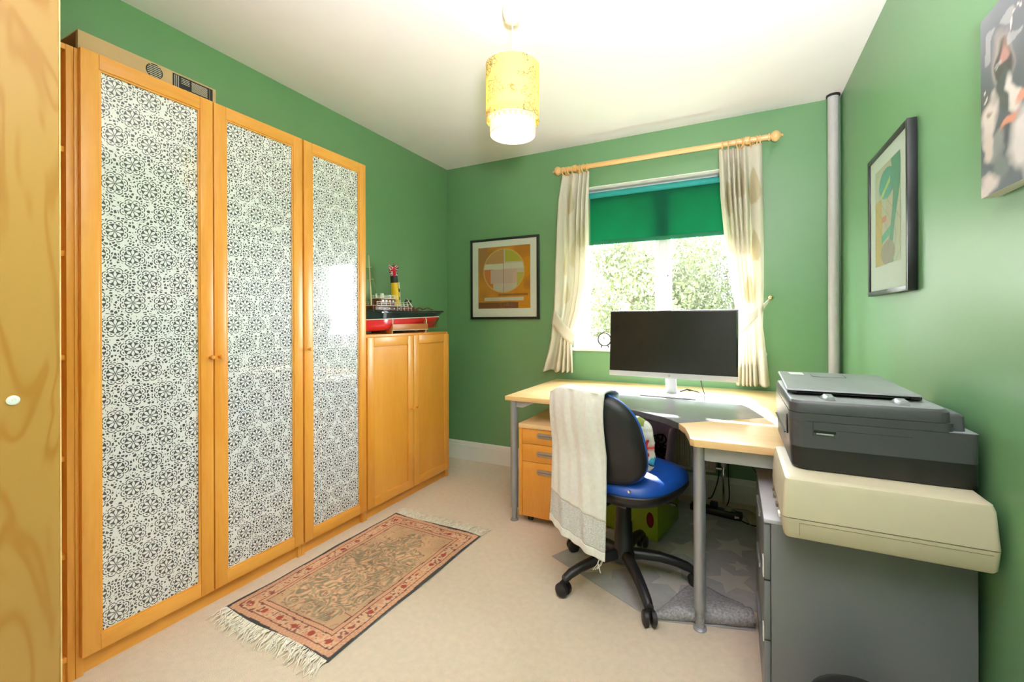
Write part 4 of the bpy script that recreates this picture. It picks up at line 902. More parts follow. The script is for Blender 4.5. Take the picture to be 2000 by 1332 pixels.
# ------------------------------------------------------------------ office chair (local +Y is the way it faces)
CH = thing('office_chair', 'black and blue swivel office chair pulled up to the desk', 'chair', (1.735, 1.290, 0), math.radians(-20))
for k in range(5):
    a = math.radians(13+20+72*k); ca, sa = math.cos(a), math.sin(a)
    m = MB(); path = [(0.025, 0.112), (0.08, 0.116), (0.15, 0.112), (0.22, 0.098), (0.27, 0.082), (0.300, 0.064)]; hws = [0.026, 0.025, 0.023, 0.021, 0.020, 0.018]; ths = [0.026, 0.024, 0.022, 0.020, 0.020, 0.018]
    rings = []
    for (r_, z), hw_, th_ in zip(path, hws, ths):
        for i in range(10):
            t = 2*PI*i/10; l = hw_*math.cos(t); zz = z+th_*math.sin(t); rings.append((r_*ca-l*sa, r_*sa+l*ca, zz))
    fs = [(j*10+i, j*10+(i+1) % 10, (j+1)*10+(i+1) % 10, (j+1)*10+i) for j in range(5) for i in range(10)]+[tuple(range(9, -1, -1)), tuple(range(50, 60))]
    arm = m.add(rings, fs).build('base_arm', 'black_plastic', CH, smooth=True)
    yw = a+0.6+k
    cx_, cy_ = 0.302*ca, 0.302*sa; ax = Vector((math.cos(yw), math.sin(yw), 0))
    c_ = MB(); cc_ = Vector((cx_, cy_, 0.0285))
    for s_ in (-1, 1):
        a0 = cc_+ax*(s_*0.007); a1 = cc_+ax*(s_*0.026); c_.cyl(a0, a0.lerp(a1, 0.7), 0.0285, 0.0285, 20); c_.cyl(a0.lerp(a1, 0.7), a1, 0.0285, 0.020, 20)
    c_.cyl((cx_, cy_, 0.03), (cx_, cy_, 0.062), 0.009, n=10); c_.build('caster', 'black_plastic', arm, smooth=True)
MB().lathe([(0.030, 0.075), (0.052, 0.085), (0.052, 0.125), (0.040, 0.140), (0.038, 0.250), (0.034, 0.255), (0.034, 0.330), (0.028, 0.335), (0.028, 0.375)], 24).build('gas_column', 'black_plastic', CH, smooth=True)
MB().box(-0.085, 0.085, -0.11, 0.10, 0.360, 0.398).box(0.08, 0.23, 0.03, 0.045, 0.372, 0.386).build('tilt_mechanism', 'black_plastic', CH, bevel=0.006)
def superell(a, n): c, s = math.cos(a), math.sin(a); return math.copysign(abs(c)**(2/n), c), math.copysign(abs(s)**(2/n), s)
def pad(wx, wy, prof, n=2.8, na=48, cy=0.0, droop=0.0):
    """stack of rounded-square rings: prof = [(scale, z)]"""
    m = MB(); vs = []
    for sc_, z in prof:
        for i in range(na):
            x, y = superell(2*PI*i/na, n); vs.append((x*wx*sc_, y*wy*sc_+cy, z-droop*max(0, y)**3*sc_**3))
    k = len(prof); fs = [(j*na+i, j*na+(i+1) % na, (j+1)*na+(i+1) % na, (j+1)*na+i) for j in range(k-1) for i in range(na)]+[tuple(range(na-1, -1, -1)), tuple(range((k-1)*na, k*na))]
    return m.add(vs, fs)
pad(0.250, 0.240, [(0.40, 0.388), (0.70, 0.392), (0.93, 0.412), (1.0, 0.440), (1.0, 0.452), (0.985, 0.456)], cy=0.015, droop=0.012).build('seat_shell', 'black_plastic', CH, smooth=True)
pad(0.249, 0.239, [(0.98, 0.450), (1.005, 0.462), (0.985, 0.482), (0.92, 0.496), (0.75, 0.506), (0.5, 0.509), (0.2, 0.509)], cy=0.015, droop=0.012).build('seat_cushion', 'blue_vinyl', CH, smooth=True)
BKW, BKH, BKZ = 0.208, 0.185, 0.668
def back_mid(x, z): return -0.205-0.14*(z-0.5)+1.0*x*x           # middle surface of the backrest, wrapping forwards at the sides
def back_out(a): x, z = superell(a, 2.9); return x*BKW*(1-0.12*z), z*BKH
def back_part(ks, ys, name, matn):
    m = MB(); na = 56; vs = []
    for k, y in zip(ks, ys):
        for i in range(na):
            x, z = back_out(2*PI*i/na); x *= k; z = BKZ+z*k; vs.append((x, back_mid(x, z)+y, z))
    n = len(ks); fs = [(j*na+i, j*na+(i+1) % na, (j+1)*na+(i+1) % na, (j+1)*na+i) for j in range(n-1) for i in range(na)]+[tuple(range(na-1, -1, -1)), tuple(range((n-1)*na, n*na))]
    return m.add(vs, fs).build(name, matn, CH, smooth=True)
back_part([0.2, 0.6, 0.85, 0.95, 1.0, 1.0, 0.97], [-0.042, -0.038, -0.028, -0.016, -0.002, 0.010, 0.012], 'backrest_shell', 'black_plastic')
back_part([0.955, 0.985, 0.96, 0.85, 0.6, 0.2], [0.008, 0.022, 0.036, 0.050, 0.056, 0.056], 'backrest_cushion', 'blue_vinyl')
pts = []
for i in range(72): x, z = back_out(2*PI*i/72); x *= 0.995; z = BKZ+z*0.995; pts.append((x, back_mid(x, z)+0.013, z))
MB().tube(pts, 0.0045, 6, closed=True).build('piping', 'blue_piping', CH, smooth=True)
MB().tube([(0, -0.07, 0.378), (0, -0.19, 0.378), (0, -0.228, 0.41), (0, -0.236, 0.50), (0, -0.236, 0.60)], [0.020, 0.020, 0.018, 0.016, 0.012], 12).build('back_bar', 'black_plastic', CH, smooth=True)
MB().cyl((0.185, -0.243, 0.502), (0.185, -0.250, 0.502), 0.005, n=12).build('screw_head', 'chrome', CH, smooth=True)

# white towel folded over the chair back
T = thing('towel', 'white fringed towel draped over the back of the office chair', 'towel', (1.735, 1.290, 0), math.radians(-20))
def towel_pt(u, v):
    x0, x1 = -0.206, 0.098; x = x0+(x1-x0)*u
    ztop = BKZ+BKH+0.004-0.9*max(0, abs(x)-0.10)**2*3; zb = 0.275-0.050*u
    L1, L2 = ztop-zb, 0.22; s_ = v*(L1+L2+0.06)
    wob = 0.004*math.sin(14*u+2*v)+0.003*math.sin(31*u+9*v)
    def rear(z):
        k = min(1, abs(z-BKZ)/BKH); return back_mid(x, max(z, BKZ-BKH))-0.046*(1-0.55*k**3)-0.007
    if s_ < L1:
        z = zb+s_; y = rear(z) if z > BKZ-0.05 else rear(BKZ-0.05)-0.02*((BKZ-0.05-z)/0.4)
        fl = max(0, (0.55-z))*0.03*(u-0.4)
        return (x+fl, y-0.006+wob*(1.2-0.6*v), z)
    if s_ < L1+0.06:
        a = PI*(s_-L1)/0.06; y0, y1 = rear(ztop)-0.006, back_mid(x, ztop)+0.050; ym, ry = (y0+y1)/2, (y1-y0)/2
        return (x, ym-ry*math.cos(a), ztop+0.010*math.sin(a))
    z = ztop-(s_-L1-0.06); return (x, back_mid(x, z)+0.062, z)
NV = 90
def towel_grid(v0, v1, nv): return MB().grid(lambda u, v: towel_pt(u, v0+(v1-v0)*v), 60, nv)
towel_grid(0.16, 1.0, 80).build('terry_cloth', 'towel', T, smooth=True, solid=0.006)
towel_grid(0.035, 0.16, 24).build('woven_band', 'towel_band', T, smooth=True, solid=0.005)
towel_grid(0.0, 0.035, 8).build('hem', 'towel', T, smooth=True, solid=0.006)
th = MB()
for k in range(5): x = 0.088+random.uniform(-0.012, 0.010); p = towel_pt(1.0, 0.005); th.tube([(x, p[1], p[2]), (x-0.006, p[1]-0.004, p[2]-0.02), (x+random.uniform(-.03, .01), p[1]-0.006, p[2]-0.035-random.uniform(0, .02))], 0.0012, 5)
th.build('loose_threads', 'towel', T)

# printed cushion between seat and backrest
T = thing('cushion', 'white cushion with red flower print standing on the chair seat', 'cushion', (1.735, 1.290, 0), math.radians(-20))
m = MB(); na, nb = 180, 90
def cush(u, v):
    a = 2*PI*u; b = -PI/2+PI*v; x, z = superell(a, 3.4); cb = abs(math.cos(b))**0.55; th_ = math.copysign(abs(math.sin(b))**0.9, math.sin(b))
    bul = 0.052*(1-0.55*max(abs(x), abs(z))**3*cb**3)
    xx = 0.045+0.165*x*cb*(1-0.06*(1-z*z)); zz = 0.125*z*cb*(1-0.05*(1-x*x)); yy = bul*th_+0.004*math.sin(25*x+13*z)
    lean = -0.10; return (xx, -0.088+yy*1.0+lean*zz, 0.636+zz)
m.grid(cush, na, nb, closeu=True); o = m.build('cover', 'print_cloth', T, smooth=True, doubles=0.0001)
def cushcol(co):
    x, y, z = co[:, 0]-0.155, co[:, 1]+0.10, co[:, 2]-0.635; c = np.tile(np.array([[0.74, 0.71, 0.66]]), (len(co), 1))
    n = smooth_noise(co[:, 0]*3, co[:, 2]*3, 20, 77); c[(n > 0.70)] = (0.58, 0.56, 0.50)
    d = np.sqrt(x*x+z*z+0.3*y*y); th_ = np.arctan2(z, x+0.6*y); pet = 0.020+0.026*np.abs(np.cos(3.5*th_)); c[d < pet] = (0.62, 0.015, 0.012); c[d < 0.008] = (0.70, 0.30, 0.10)
    d2 = np.sqrt((x-0.05)**2+(z+0.055)**2+0.3*y*y); c[d2 < 0.020] = (0.05, 0.35, 0.55); c[(d2 > 0.020) & (d2 < 0.026) & (z < -0.06)] = (0.02, 0.02, 0.05)
    c[(z > 0.085) & (n > 0.35)] = (0.22, 0.28, 0.06); d3 = np.sqrt((x+0.03)**2+(z+0.06)**2); c[d3 < 0.010] = (0.30, 0.02, 0.06)
    return c
paint(o, cushcol)

# ------------------------------------------------------------------ under the desk
T = thing('radiator', 'cream ribbed panel radiator on the wall under the window', 'radiator', (0, 0, 0))
rx0, rx1, rz0, rz1, ry = 1.22, 2.075, 0.190, 0.640, 2.300
m = MB(); m.box(rx0, rx1, ry+0.012, ry+0.03, rz0, rz1); m.box(rx0, rx0+0.02, ry, ry+0.012, rz0, rz1); m.box(rx1-0.012, rx1, ry, ry+0.012, rz0, rz1); m.box(rx0+0.02, rx1-0.012, ry, ry+0.012, rz0, rz0+0.018); m.box(rx0+0.02, rx1-0.012, ry, ry+0.012, rz1-0.02, rz1)
m.build('panel', 'radiator', T, bevel=0.002)
x = rx0+0.028
rib0 = None
while x < rx1-0.035:
    if rib0 is None:
        rib0 = MB().hexa([(0, 0.012, rz0+0.018), (0.020, 0.012, rz0+0.018), (0.014, 0.001, rz0+0.030), (0.006, 0.001, rz0+0.030), (0, 0.012, rz1-0.02), (0.020, 0.012, rz1-0.02), (0.014, 0.001, rz1-0.032), (0.006, 0.001, rz1-0.032)]).build('rib', 'radiator', T); rb = rib0
    else: rb = rib0.copy(); COL.objects.link(rb)
    rb.location = (x, ry, 0); x += 0.0285
MB().box(rx0+0.05, rx0+0.09, ry+0.03, RL-0.003, 0.25, 0.60).box(rx1-0.14, rx1-0.10, ry+0.03, RL-0.003, 0.25, 0.60).build('wall_bracket', 'radiator', T)
MB().cyl((rx1, ry+0.02, 0.215), (2.118, ry+0.02, 0.215), 0.010, n=14).cyl((2.118, ry+0.02, 0.0), (2.118, ry+0.02, 0.215), 0.0075, n=14).build('feed_pipe', 'chrome', T, smooth=True)
MB().lathe([(0.017, 0.170), (0.017, 0.205), (0.012, 0.215), (0.014, 0.232)], 16, (2.118, ry+0.02, 0)).build('valve_body', 'chrome', T, smooth=True)
MB().lathe([(0.013, 0.232), (0.014, 0.250), (0.023, 0.262), (0.024, 0.325), (0.020, 0.338), (0, 0.338)], 20, (2.118, ry+0.02, 0)).build('thermostat_head', 'valve_white', T, smooth=True)

# purple open-fronted tub full of black yarn
T = thing('storage_tub', 'lavender open-fronted plastic tub standing behind the chair', 'tub', (1.72, 2.140, 0.0042))
def tubwall(r0x, r0y, r1x, r1y, zt):
    m = MB(); na = 48; vs = []
    for j in range(13):
        v = j/12
        for i in range(na):
            a = 2*PI*i/na; x, y = superell(a, 4.0); cut = sm((-y-0.55)/0.35)*sm((0.80-abs(x))/0.12); z = 0.004+(zt-0.004)*v*(1-0.42*cut)
            k = z/zt; vs.append((x*(r0x+(r1x-r0x)*k), y*(r0y+(r1y-r0y)*k), z))
    fs = [(j*na+i, j*na+(i+1) % na, (j+1)*na+(i+1) % na, (j+1)*na+i) for j in range(12) for i in range(na)]+[tuple(range(na-1, -1, -1))]
    return m.add(vs, fs)
tubwall(0.095, 0.085, 0.145, 0.12, 0.50).build('tub_body', 'lavender', T, smooth=True, solid=0.004)
yn = MB()
for k in range(34):
    c0 = Vector((random.uniform(-0.08, 0.08), random.uniform(-0.07, 0.06), random.uniform(0.30, 0.42))); rr = random.uniform(0.02, 0.045); ax = Vector((random.uniform(-1, 1), random.uniform(-1, 1), random.uniform(-1, 1))).normalized(); a_ = ax.orthogonal().normalized(); b_ = ax.cross(a_)
    yn.tube([c0+a_*(rr*math.cos(t))+b_*(rr*math.sin(t)*0.7)+ax*(0.012*math.sin(2*t)) for t in [2*PI*i/14 for i in range(14)]], 0.0045, 5, closed=True)
T2 = tag(yn.build('yarn_heap', 'cotton_black', None, smooth=True), 'tangled black yarn filling the lavender tub', 'yarn'); T2['kind'] = 'stuff'; T2.location = (1.72, 2.140, 0.004)

# lime green toy crate
T = thing('toy_crate', 'lime green plastic toy crate under the desk behind the chair', 'crate', (1.825, 1.655, 0.0042), math.radians(-11))
cw_, cd_, chh = 0.30, 0.34, 0.285
def crate_wall(x0, x1, y0, y1, nm): MB().hexa([(x0, y0, 0.003), (x1, y0, 0.003), (x1, y1, 0.003), (x0, y1, 0.003), (x0, y0, chh), (x1, y0, chh), (x1, y1, chh), (x0, y1, chh)]).build(nm, 'lime', T, bevel=0.002)
MB().box(-cw_, 0, 0, cd_, 0.003, 0.010).build('base', 'lime', T)
crate_wall(-cw_, 0, cd_-0.006, cd_, 'wall_panel'); crate_wall(-cw_, -cw_+0.006, 0.006, cd_-0.006, 'wall_panel'); crate_wall(-0.006, 0, 0.006, cd_-0.006, 'wall_panel')
# front wall with an oval hand hole
m = MB(); na = 32; hx, hz, hrx, hrz = -0.040, 0.105, 0.020, 0.040
outer = []; inner = []
for i in range(na):
    a = 2*PI*i/na; c, s = math.cos(a), math.sin(a); inner.append((hx+hrx*c, hz+hrz*s))
    tx = ((0-hx)/c if c > 1e-6 else ((-cw_-hx)/c if c < -1e-6 else 9)); tz = ((chh-hz)/s if s > 1e-6 else ((0.003-hz)/s if s < -1e-6 else 9)); t = min(tx, tz); outer.append((hx+t*c, hz+t*s))
corner = [(0, chh), (-cw_, chh), (-cw_, 0.003), (0, 0.003)]
for y in (0.0, 0.006):
    for cpt in corner:
        i = min(range(na), key=lambda q: (outer[q][0]-cpt[0])**2+(outer[q][1]-cpt[1])**2); outer[i] = cpt
vs = [(p[0], 0.0, p[1]) for p in outer]+[(p[0], 0.0, p[1]) for p in inner]+[(p[0], 0.006, p[1]) for p in outer]+[(p[0], 0.006, p[1]) for p in inner]
fs = []
for i in range(na): k = (i+1) % na; fs += [(i, k, na+k, na+i), (2*na+k, 2*na+i, 3*na+i, 3*na+k), (na+i, na+k, 3*na+k, 3*na+i), (k, i, 2*na+i, 2*na+k)]
m.add(vs, fs).build('front_panel', 'lime', T)
MB().tube([(-cw_, 0, chh), (0, 0, chh), (0, cd_, chh), (-cw_, cd_, chh)], 0.006, 8, closed=True).build('rim', 'lime', T, smooth=True)
o = MB().sphere((0, 0, 0), 0.042, 20, 14, (1.1, 0.9, 1.3)).build('toy_ball', 'red_toy', None, smooth=True); o.location = (1.775, 1.725, 0.071); tag(o, 'red toy seen through the oval hole of lime crate', 'toy')

# star-patterned mat with a turned-over corner
T = thing('star_mat', 'grey floor mat with pale stars and folded corner beneath the desk', 'mat')
A_, B_, C_ = (1.382, 1.315), (1.897, 1.065), (2.247, 1.165)
MB().prism([A_, B_, C_, (2.247, 1.285), (2.62, 1.30), (2.62, 1.88), (1.86, 2.26)], 0.0008, 0.0038).build('mat_body', 'mat_grey', T)
st = None
e1 = Vector((0.900, -0.437)); e2 = Vector((0.437, 0.900))
for (px, py, r_, rot) in ((1.63, 1.335, 0.105, 0.3), (1.52, 1.50, 0.085, 0.9), (1.93, 1.36, 0.10, 1.3), (1.965, 1.65, 0.105, 0.2), (2.155, 1.30, 0.0, 0), (2.165, 1.46, 0.105, 0.75), (2.17, 1.78, 0.10, 0.1), (2.20, 1.60, 0.05, 0.6), (1.75, 1.95, 0.09, 0.5), (2.04, 1.98, 0.10, 1.0), (1.70, 1.62, 0.09, 0.2), (2.40, 1.55, 0.1, 0.4), (2.45, 1.78, 0.1, 0.9)):
    if r_ == 0: continue
    if st is None: st = MB().prism([(math.cos(PI*i/5)*(1 if i % 2 == 0 else 0.46), math.sin(PI*i/5)*(1 if i % 2 == 0 else 0.46)) for i in range(10)], 0, 0.0006).build('star', 'mat_star', T); so = st
    else: so = st.copy(); COL.objects.link(so)
    so.location = (px, py, 0.0038); so.scale = (r_, r_, 1); so.rotation_euler = (0, 0, rot)
m = MB()
def flap(u, v):
    b0 = Vector((*B_, 0)); c0 = Vector((*C_, 0)); base = b0.lerp(c0, u); nrm = Vector((-0.275, 0.961, 0))
    reach = interp(u, [0, 0.56, 1.0], [0.02, 0.275, 0.14]); rr = interp(u, [0, 0.25, 1], [0.010, 0.022, 0.030])
    if v < 0.4: a = -PI/2+PI*(v/0.4); p = base+nrm*(rr-rr*math.cos(a)); z = rr+rr*math.sin(a)
    else: k = (v-0.4)/0.6; p = base+nrm*(rr+(reach-rr)*k); z = 2*rr-(2*rr-0.007)*sm(k)
    return (p.x, p.y, z+0.001+0.002*math.sin(20*u+7*v))
m.grid(flap, 40, 24); m.build('turned_corner', 'mat_back', T, smooth=True, solid=0.003)

# power strip and cables
T = thing('power_strip', 'black power strip with plugs on floor below radiator valve', 'power strip', (2.10, 2.135, 0.004), math.radians(-10))
MB().box(-0.16, 0.12, -0.028, 0.028, 0, 0.038).build('housing', 'black_plastic', T, bevel=0.006)
MB().box(0.03, 0.065, -0.016, 0.010, 0.0385, 0.062).build('plug', 'cable_grey', T, bevel=0.003); MB().box(-0.05, -0.01, -0.018, 0.018, 0.0385, 0.07).build('plug', 'black_plastic', T, bevel=0.004); MB().box(-0.12, -0.085, -0.018, 0.018, 0.0385, 0.066).build('plug', 'black_plastic', T, bevel=0.004)
MB().box(0.085, 0.108, -0.0285, -0.0275, 0.012, 0.026).build('switch', 'label_white', T)
def cable(label, pts, r_, m_, g='cables under the desk'):
    P = [Vector(p) for p in pts]; out = []
    for i in range(len(P)-1):
        p0, p1, p2, p3 = P[max(i-1, 0)], P[i], P[i+1], P[min(i+2, len(P)-1)]
        for k in range(6):
            t = k/6; out.append(0.5*((2*p1)+(-p0+p2)*t+(2*p0-5*p1+4*p2-p3)*t*t+(-p0+3*p1-3*p2+p3)*t**3))
    out.append(P[-1]); return tag(MB().tube(out, r_, 6).build('cable', m_, None, smooth=True), label, 'cable', g)
cable('black cable falling left from radiator valve to power strip', [(2.085, 2.330, 0.30), (2.090, 2.318, 0.17), (2.060, 2.25, 0.07), (2.040, 2.16, 0.08)], 0.0035, 'cable_black')
cable('black cable dropping straight below the radiator valve', [(2.142, 2.335, 0.30), (2.146, 2.322, 0.18), (2.150, 2.27, 0.06), (2.130, 2.235, 0.012)], 0.0035, 'cable_black')
cable('thin black cable slanting down wall towards grey cabinet', [(2.16, 2.375, 0.52), (2.24, 2.372, 0.30), (2.36, 2.36, 0.12), (2.42, 2.30, 0.012)], 0.0025, 'cable_black')
cable('grey cable looping over floor beside power strip', [(2.15, 2.24, 0.007), (2.25, 2.25, 0.012), (2.32, 2.16, 0.010), (2.42, 2.06, 0.008), (2.50, 2.08, 0.008)], 0.0035, 'cable_grey')
cable('grey cable curving forward from power strip to grey cabinet', [(2.165, 2.12, 0.047), (2.23, 2.13, 0.02), (2.27, 2.02, 0.008), (2.36, 1.90, 0.008), (2.46, 1.86, 0.008)], 0.0035, 'cable_grey')
cable('black cable lying flat right of power strip', [(2.19, 2.085, 0.02), (2.28, 2.06, 0.008), (2.38, 2.12, 0.008), (2.47, 2.18, 0.008)], 0.004, 'cable_black')

# boxed pipe in the corner
T = thing('corner_pipe', 'grey vertical waste pipe in the corner right of window', 'pipe', (2.690, 2.338, 0))
MB().cyl((0, 0, 0.0), (0, 0, RH-0.012), 0.0275, n=28).build('pipe', 'conduit', T, smooth=True)
MB().lathe([(0.0275, RH-0.012), (0.034, RH-0.011), (0.034, RH-0.0005), (0.0275, RH-0.0005)], 24).build('ceiling_collar', 'black_plastic', T, smooth=True)

# ------------------------------------------------------------------ grey drawer cabinet, flatbed scanner, printer
T = thing('drawer_cabinet', 'grey metal drawer cabinet under the beige scanner by right wall', 'cabinet', (0, 0, 0))
gx0, gx1, gy0, gy1, gz = 2.272, 2.711, 0.792, 1.263, 0.570
MB().box(gx0, gx1, gy0, gy1, 0.012, gz-0.012).build('body', 'cabinet_grey', T, bevel=0.003)
MB().box(gx0-0.018, gx1, gy0, gy1, gz-0.012, gz).build('top_panel', 'cabinet_top_lit', T, bevel=0.003)
for z0, z1 in ((0.395, 0.555), (0.222, 0.391), (0.030, 0.218)):
    dr = MB().box(gx0-0.018, gx0-0.001, gy0+0.002, gy1-0.002, z0, z1).build('drawer_front', 'cabinet_grey', T, bevel=0.003)
    MB().box(gx0-0.024, gx0-0.0175, gy0+0.16, gy1-0.16, z1-0.045, z1-0.03).build('handle', 'leg_silver', dr, bevel=0.002)
for z0, z1 in ((0.400, 0.455), (0.215, 0.258)): MB().box(gx0-0.0205, gx0-0.0178, gy0+0.004, gy0+0.030, z0, z1).build('label_tag', 'label_white', T)
ft = MB()
for (x, y) in ((gx0+0.04, gy0+0.04), (gx1-0.04, gy0+0.04), (gx0+0.04, gy1-0.04), (gx1-0.04, gy1-0.04)): ft.cyl((x, y, 0), (x, y, 0.013), 0.018, n=14)
ft.build('feet', 'black_plastic', T)

def rrect(x0, x1, y0, y1, rs, n=6):
    """rounded rectangle, radii for corners (x0y0, x1y0, x1y1, x0y1)"""
    out = []
    for (cx, cy, r_, a0) in ((x0+rs[0], y0+rs[0], rs[0], PI), (x1-rs[1], y0+rs[1], rs[1], 1.5*PI), (x1-rs[2], y1-rs[2], rs[2], 0), (x0+rs[3], y1-rs[3], rs[3], PI/2)):
        out += [(cx+r_*math.cos(a0+PI/2*k/n), cy+r_*math.sin(a0+PI/2*k/n)) for k in range(n+1)]
    return out
def loft(sections):
    """sections: list of (outline, z) with equal point counts"""
    m = MB(); n = len(sections[0][0]); vs = [(p[0], p[1], z) for o_, z in sections for p in o_]; k = len(sections)
    return m.add(vs, [(j*n+i, j*n+(i+1) % n, (j+1)*n+(i+1) % n, (j+1)*n+i) for j in range(k-1) for i in range(n)]+[tuple(range(n-1, -1, -1)), tuple(range((k-1)*n, k*n))])
T = thing('flatbed_scanner', 'old beige flatbed scanner lying between grey cabinet and printer', 'scanner', (0, 0, 0))
sz0 = gz+0.0005; rr = (0.012,)*4
loft([(rrect(2.300, 2.708, 0.702, 1.030, rr), sz0), (rrect(2.296, 2.712, 0.698, 1.032, rr), sz0+0.006), (rrect(2.292, 2.716, 0.696, 1.034, rr), 0.6215)]).build('base_unit', 'scanner_beige', T, smooth=True)
loft([(rrect(2.295, 2.713, 0.699, 1.031, rr), 0.6215), (rrect(2.295, 2.713, 0.699, 1.031, rr), 0.6240)]).build('seam', 'scanner_seam', T)
loft([(rrect(2.292, 2.716, 0.696, 1.034, rr), 0.6240), (rrect(2.297, 2.710, 0.700, 1.032, rr), 0.708), (rrect(2.301, 2.706, 0.705, 1.028, rr), 0.7215), (rrect(2.310, 2.698, 0.715, 1.020, rr), 0.7265)]).build('lid', 'scanner_beige', T, smooth=True)
MB().box(2.3305, 2.3312, 0.6955, 0.6965, 0.580, 0.612).box(2.3305, 2.700, 0.6955, 0.6965, 0.6125, 0.6132).build('panel_line', 'scanner_seam', T)
for k, y in enumerate((0.76, 0.83, 0.90, 0.96)): MB().box(2.288, 2.2935, y, y+0.026, 0.595, 0.605).build('button', 'label_white' if k == 0 else 'scanner_seam', T, bevel=0.001)

T = thing('printer', 'dark grey multifunction printer with flip-up lid on the beige scanner', 'printer', (0, 0, 0))
pz = 0.7270; RR = (0.036, 0.016, 0.016, 0.036)
X0, X1, Y0, Y1 = 2.318, 2.712, 0.783, 1.245
loft([(rrect(X0+0.012, X1-0.004, Y0+0.006, Y1-0.006, RR), pz), (rrect(X0+0.006, X1, Y0, Y1, RR), pz+0.008), (rrect(X0+0.004, X1, Y0, Y1, RR), 0.790)]).build('base_tray', 'printer_black', T, smooth=True)
loft([(rrect(X0+0.002, X1, Y0-0.001, Y1, RR), 0.790), (rrect(X0, X1, Y0, Y1, RR), 0.862)]).build('body', 'printer_grey', T, smooth=True)
loft([(rrect(X0, 2.668, Y0+0.0005, Y1-0.001, (0.036, 0.02, 0.016, 0.036)), 0.8622), (rrect(X0, 2.668, Y0+0.0005, Y1-0.001, (0.036, 0.02, 0.016, 0.036)), 0.884)]).build('mid_section', 'printer_grey', T, smooth=True)
R3 = (0.034, 0.03, 0.016, 0.034)
loft([(rrect(X0+0.001, 2.666, Y0+0.001, Y1-0.002, R3), 0.8852), (rrect(X0, 2.664, Y0+0.001, Y1-0.002, R3), 0.910), (rrect(X0+0.004, 2.658, Y0+0.006, Y1-0.004, R3), 0.917)]).build('scan_unit', 'printer_grey', T, smooth=True)
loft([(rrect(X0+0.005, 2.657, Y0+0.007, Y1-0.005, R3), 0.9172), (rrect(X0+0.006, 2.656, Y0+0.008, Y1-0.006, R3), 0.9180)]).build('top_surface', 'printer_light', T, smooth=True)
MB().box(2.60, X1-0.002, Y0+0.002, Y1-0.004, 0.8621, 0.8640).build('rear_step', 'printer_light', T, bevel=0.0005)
loft([(rrect(2.640, 2.694, Y0+0.020, Y1-0.05, (0.01,)*4), 0.864), (rrect(2.645, 2.692, Y0+0.020, Y1-0.05, (0.01,)*4), 0.900), (rrect(2.652, 2.686, Y0+0.024, Y1-0.054, (0.01,)*4), 0.906)]).build('rear_feed_cover', 'printer_grey', T, smooth=True)
ln = MB(); yy = Y0-0.0006
ln.box(X0+0.04, 2.655, yy, yy+0.0012, 0.8618, 0.8628); ln.box(2.372, 2.3735, yy, yy+0.0012, 0.826, 0.862); ln.box(2.372, 2.40, yy, yy+0.0012, 0.8255, 0.8268); ln.box(2.425, 2.585, yy, yy+0.0012, 0.8415, 0.8425)
ln.box(2.4205, 2.4215, yy, yy+0.0012, 0.790, 0.826); ln.build('panel_joints', 'printer_black', T)
MB().box(2.374, 2.425, Y0-0.0012, Y0+0.003, 0.832, 0.840).build('latch_recess', 'printer_black', T, bevel=0.001); MB().box(2.380, 2.420, Y0-0.003, Y0+0.001, 0.8275, 0.8325).build('latch_lip', 'printer_light', T, bevel=0.002)
MB().prism([(0.840, 0.812), (0.862, 0.834), (0.862, 0.842), (0.840, 0.868), (0.832, 0.860), (0.832, 0.818)], X0-0.002, X0+0.004, 'x').build('tray_slot', 'dark_hole', T)
MB().box(X0-0.003, X0+0.002, 0.90, 1.20, 0.800, 0.803).build('front_joint', 'printer_black', T)
# black block as the shade in the feeder gap, and raised lid
MB().box(2.335, 2.640, 0.905, 1.235, 0.9182, 0.932).build('gap_shade', 'printer_black', T, bevel=0.003)
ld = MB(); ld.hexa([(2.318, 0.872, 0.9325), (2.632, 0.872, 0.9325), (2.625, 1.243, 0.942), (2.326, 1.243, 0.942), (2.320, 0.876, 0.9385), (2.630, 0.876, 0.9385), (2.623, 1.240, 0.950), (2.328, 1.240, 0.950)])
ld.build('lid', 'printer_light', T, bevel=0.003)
MB().cyl((2.322, 0.880, 0.9285), (2.345, 0.880, 0.9285), 0.0045, n=14).cyl((2.61, 0.880, 0.9285), (2.632, 0.880, 0.9285), 0.0045, n=14).cyl((2.345, 0.884, 0.9285), (2.61, 0.884, 0.9285), 0.0035, n=12).build('hinge_bar', 'printer_black', T, smooth=True)
for x in (2.418, 2.578):
    MB().hexa([(x-0.012, 0.812, 0.918), (x+0.012, 0.812, 0.918), (x+0.012, 0.858, 0.918), (x-0.022, 0.858, 0.918), (x-0.007, 0.814, 0.929), (x+0.009, 0.814, 0.929), (x+0.009, 0.852, 0.931), (x-0.010, 0.852, 0.931)]).build('paper_guide', 'printer_light', T, bevel=0.0015)
MB().hexa([(2.360, 1.165, 0.9480), (2.400, 1.165, 0.9480), (2.400, 1.215, 0.9495), (2.355, 1.215, 0.9495), (2.360, 1.165, 0.9488), (2.400, 1.165, 0.9488), (2.400, 1.215, 0.9503), (2.355, 1.215, 0.9503)]).build('sticker', 'label_white', T)
MB().box(2.42, 2.515, 1.13, 1.132, 0.9466, 0.9474).box(2.42, 2.421, 1.13, 1.19, 0.9470, 0.9492).box(2.514, 2.515, 1.13, 1.19, 0.9470, 0.9492).build('lid_grip', 'printer_grey', T)

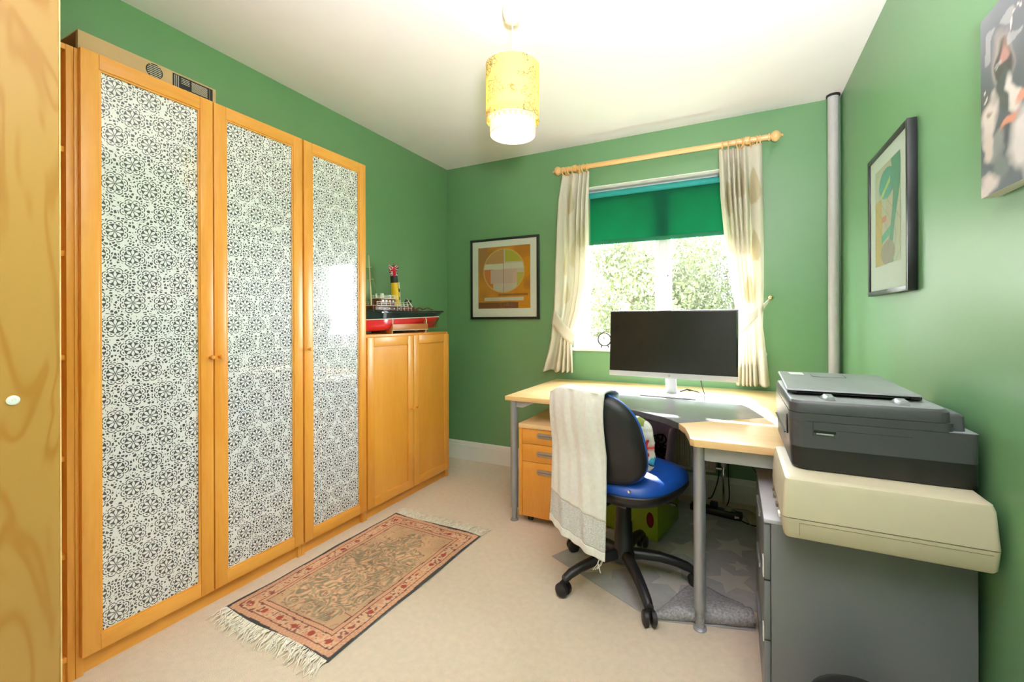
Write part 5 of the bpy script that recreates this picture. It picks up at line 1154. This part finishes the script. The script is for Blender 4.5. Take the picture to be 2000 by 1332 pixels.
# black bin whose lid just shows at the bottom edge
T = thing('waste_bin', 'black domed bin lid in front of grey cabinet at bottom edge', 'bin', (2.455, 0.600, 0))
MB().lathe([(0.10, 0), (0.105, 0.004), (0.125, 0.205), (0.125, 0.21)], 32).build('bin_body', 'black_plastic', T, smooth=True)
MB().lathe([(0.130, 0.202), (0.130, 0.216), (0.118, 0.240), (0.090, 0.258), (0.05, 0.267), (0, 0.270)], 32).build('domed_lid', 'black_plastic', T, smooth=True)

# ------------------------------------------------------------------ outside the window
o = MB().box(-30, 30, RL+0.6, 45, -3.1, -3.0).build('garden_ground', 'grass_out'); tag(o, 'green lawn far below the window outside', 'lawn'); o['kind'] = 'stuff'
def tree(label, x, y, h, r_, n, seed):
    rg_ = random.Random(seed); T = thing('tree', label, 'tree', (x, y, -3.0), 0, 'trees outside the window')
    MB().tube([(0, 0, 0), (0.05, 0.02, h*0.3), (-0.05, 0.05, h*0.65), (0, 0, h*0.85)], [0.22, 0.17, 0.12, 0.05], 10).build('trunk', 'bark', T, smooth=True)
    m = MB(); cl = [(Vector((rg_.gauss(0, r_*0.5), rg_.gauss(0, r_*0.4), h*rg_.uniform(0.22, 1.0))), r_*rg_.uniform(0.28, 0.5)) for _ in range(26)]
    for k in range(n):
        c, q = cl[k % len(cl)]; d = Vector((rg_.gauss(0, 1), rg_.gauss(0, 1), rg_.gauss(0, 1))).normalized(); p = c+d*(q*rg_.uniform(0.6, 1.05))
        a = Vector((rg_.gauss(0, 1), rg_.gauss(0, 1), rg_.gauss(0, 1))).normalized(); b = a.orthogonal().normalized(); s_ = rg_.uniform(0.022, 0.050)
        m.add([p-a*s_, p+b*s_*0.5, p+a*s_, p-b*s_*0.5], [(0, 1, 2, 3)])
    fo = m.build('foliage', 'leaf_green', T, recalc=False); fo['kind'] = 'stuff'
tree('leafy tree filling the left window pane', 0.55, 7.0, 5.6, 1.45, 34000, 1)
tree('leafy tree behind the right window pane', 2.3, 8.4, 6.0, 1.5, 32000, 2)
tree('leafy tree seen between the window panes further back', 1.2, 10.5, 6.6, 2.2, 34000, 3)
T = thing('neighbour_house', 'pale rendered house corner beyond the left window pane', 'house', (-4.2, 9.5, -3.0))
MB().box(-2.5, 2.5, 0, 5, 0, 4.6).build('wall', 'house_render', T); MB().prism([(-2.8, 4.6), (2.8, 4.6), (0, 6.8)], -0.2, 5.2, 'y').build('roof', 'roof_tile', T)
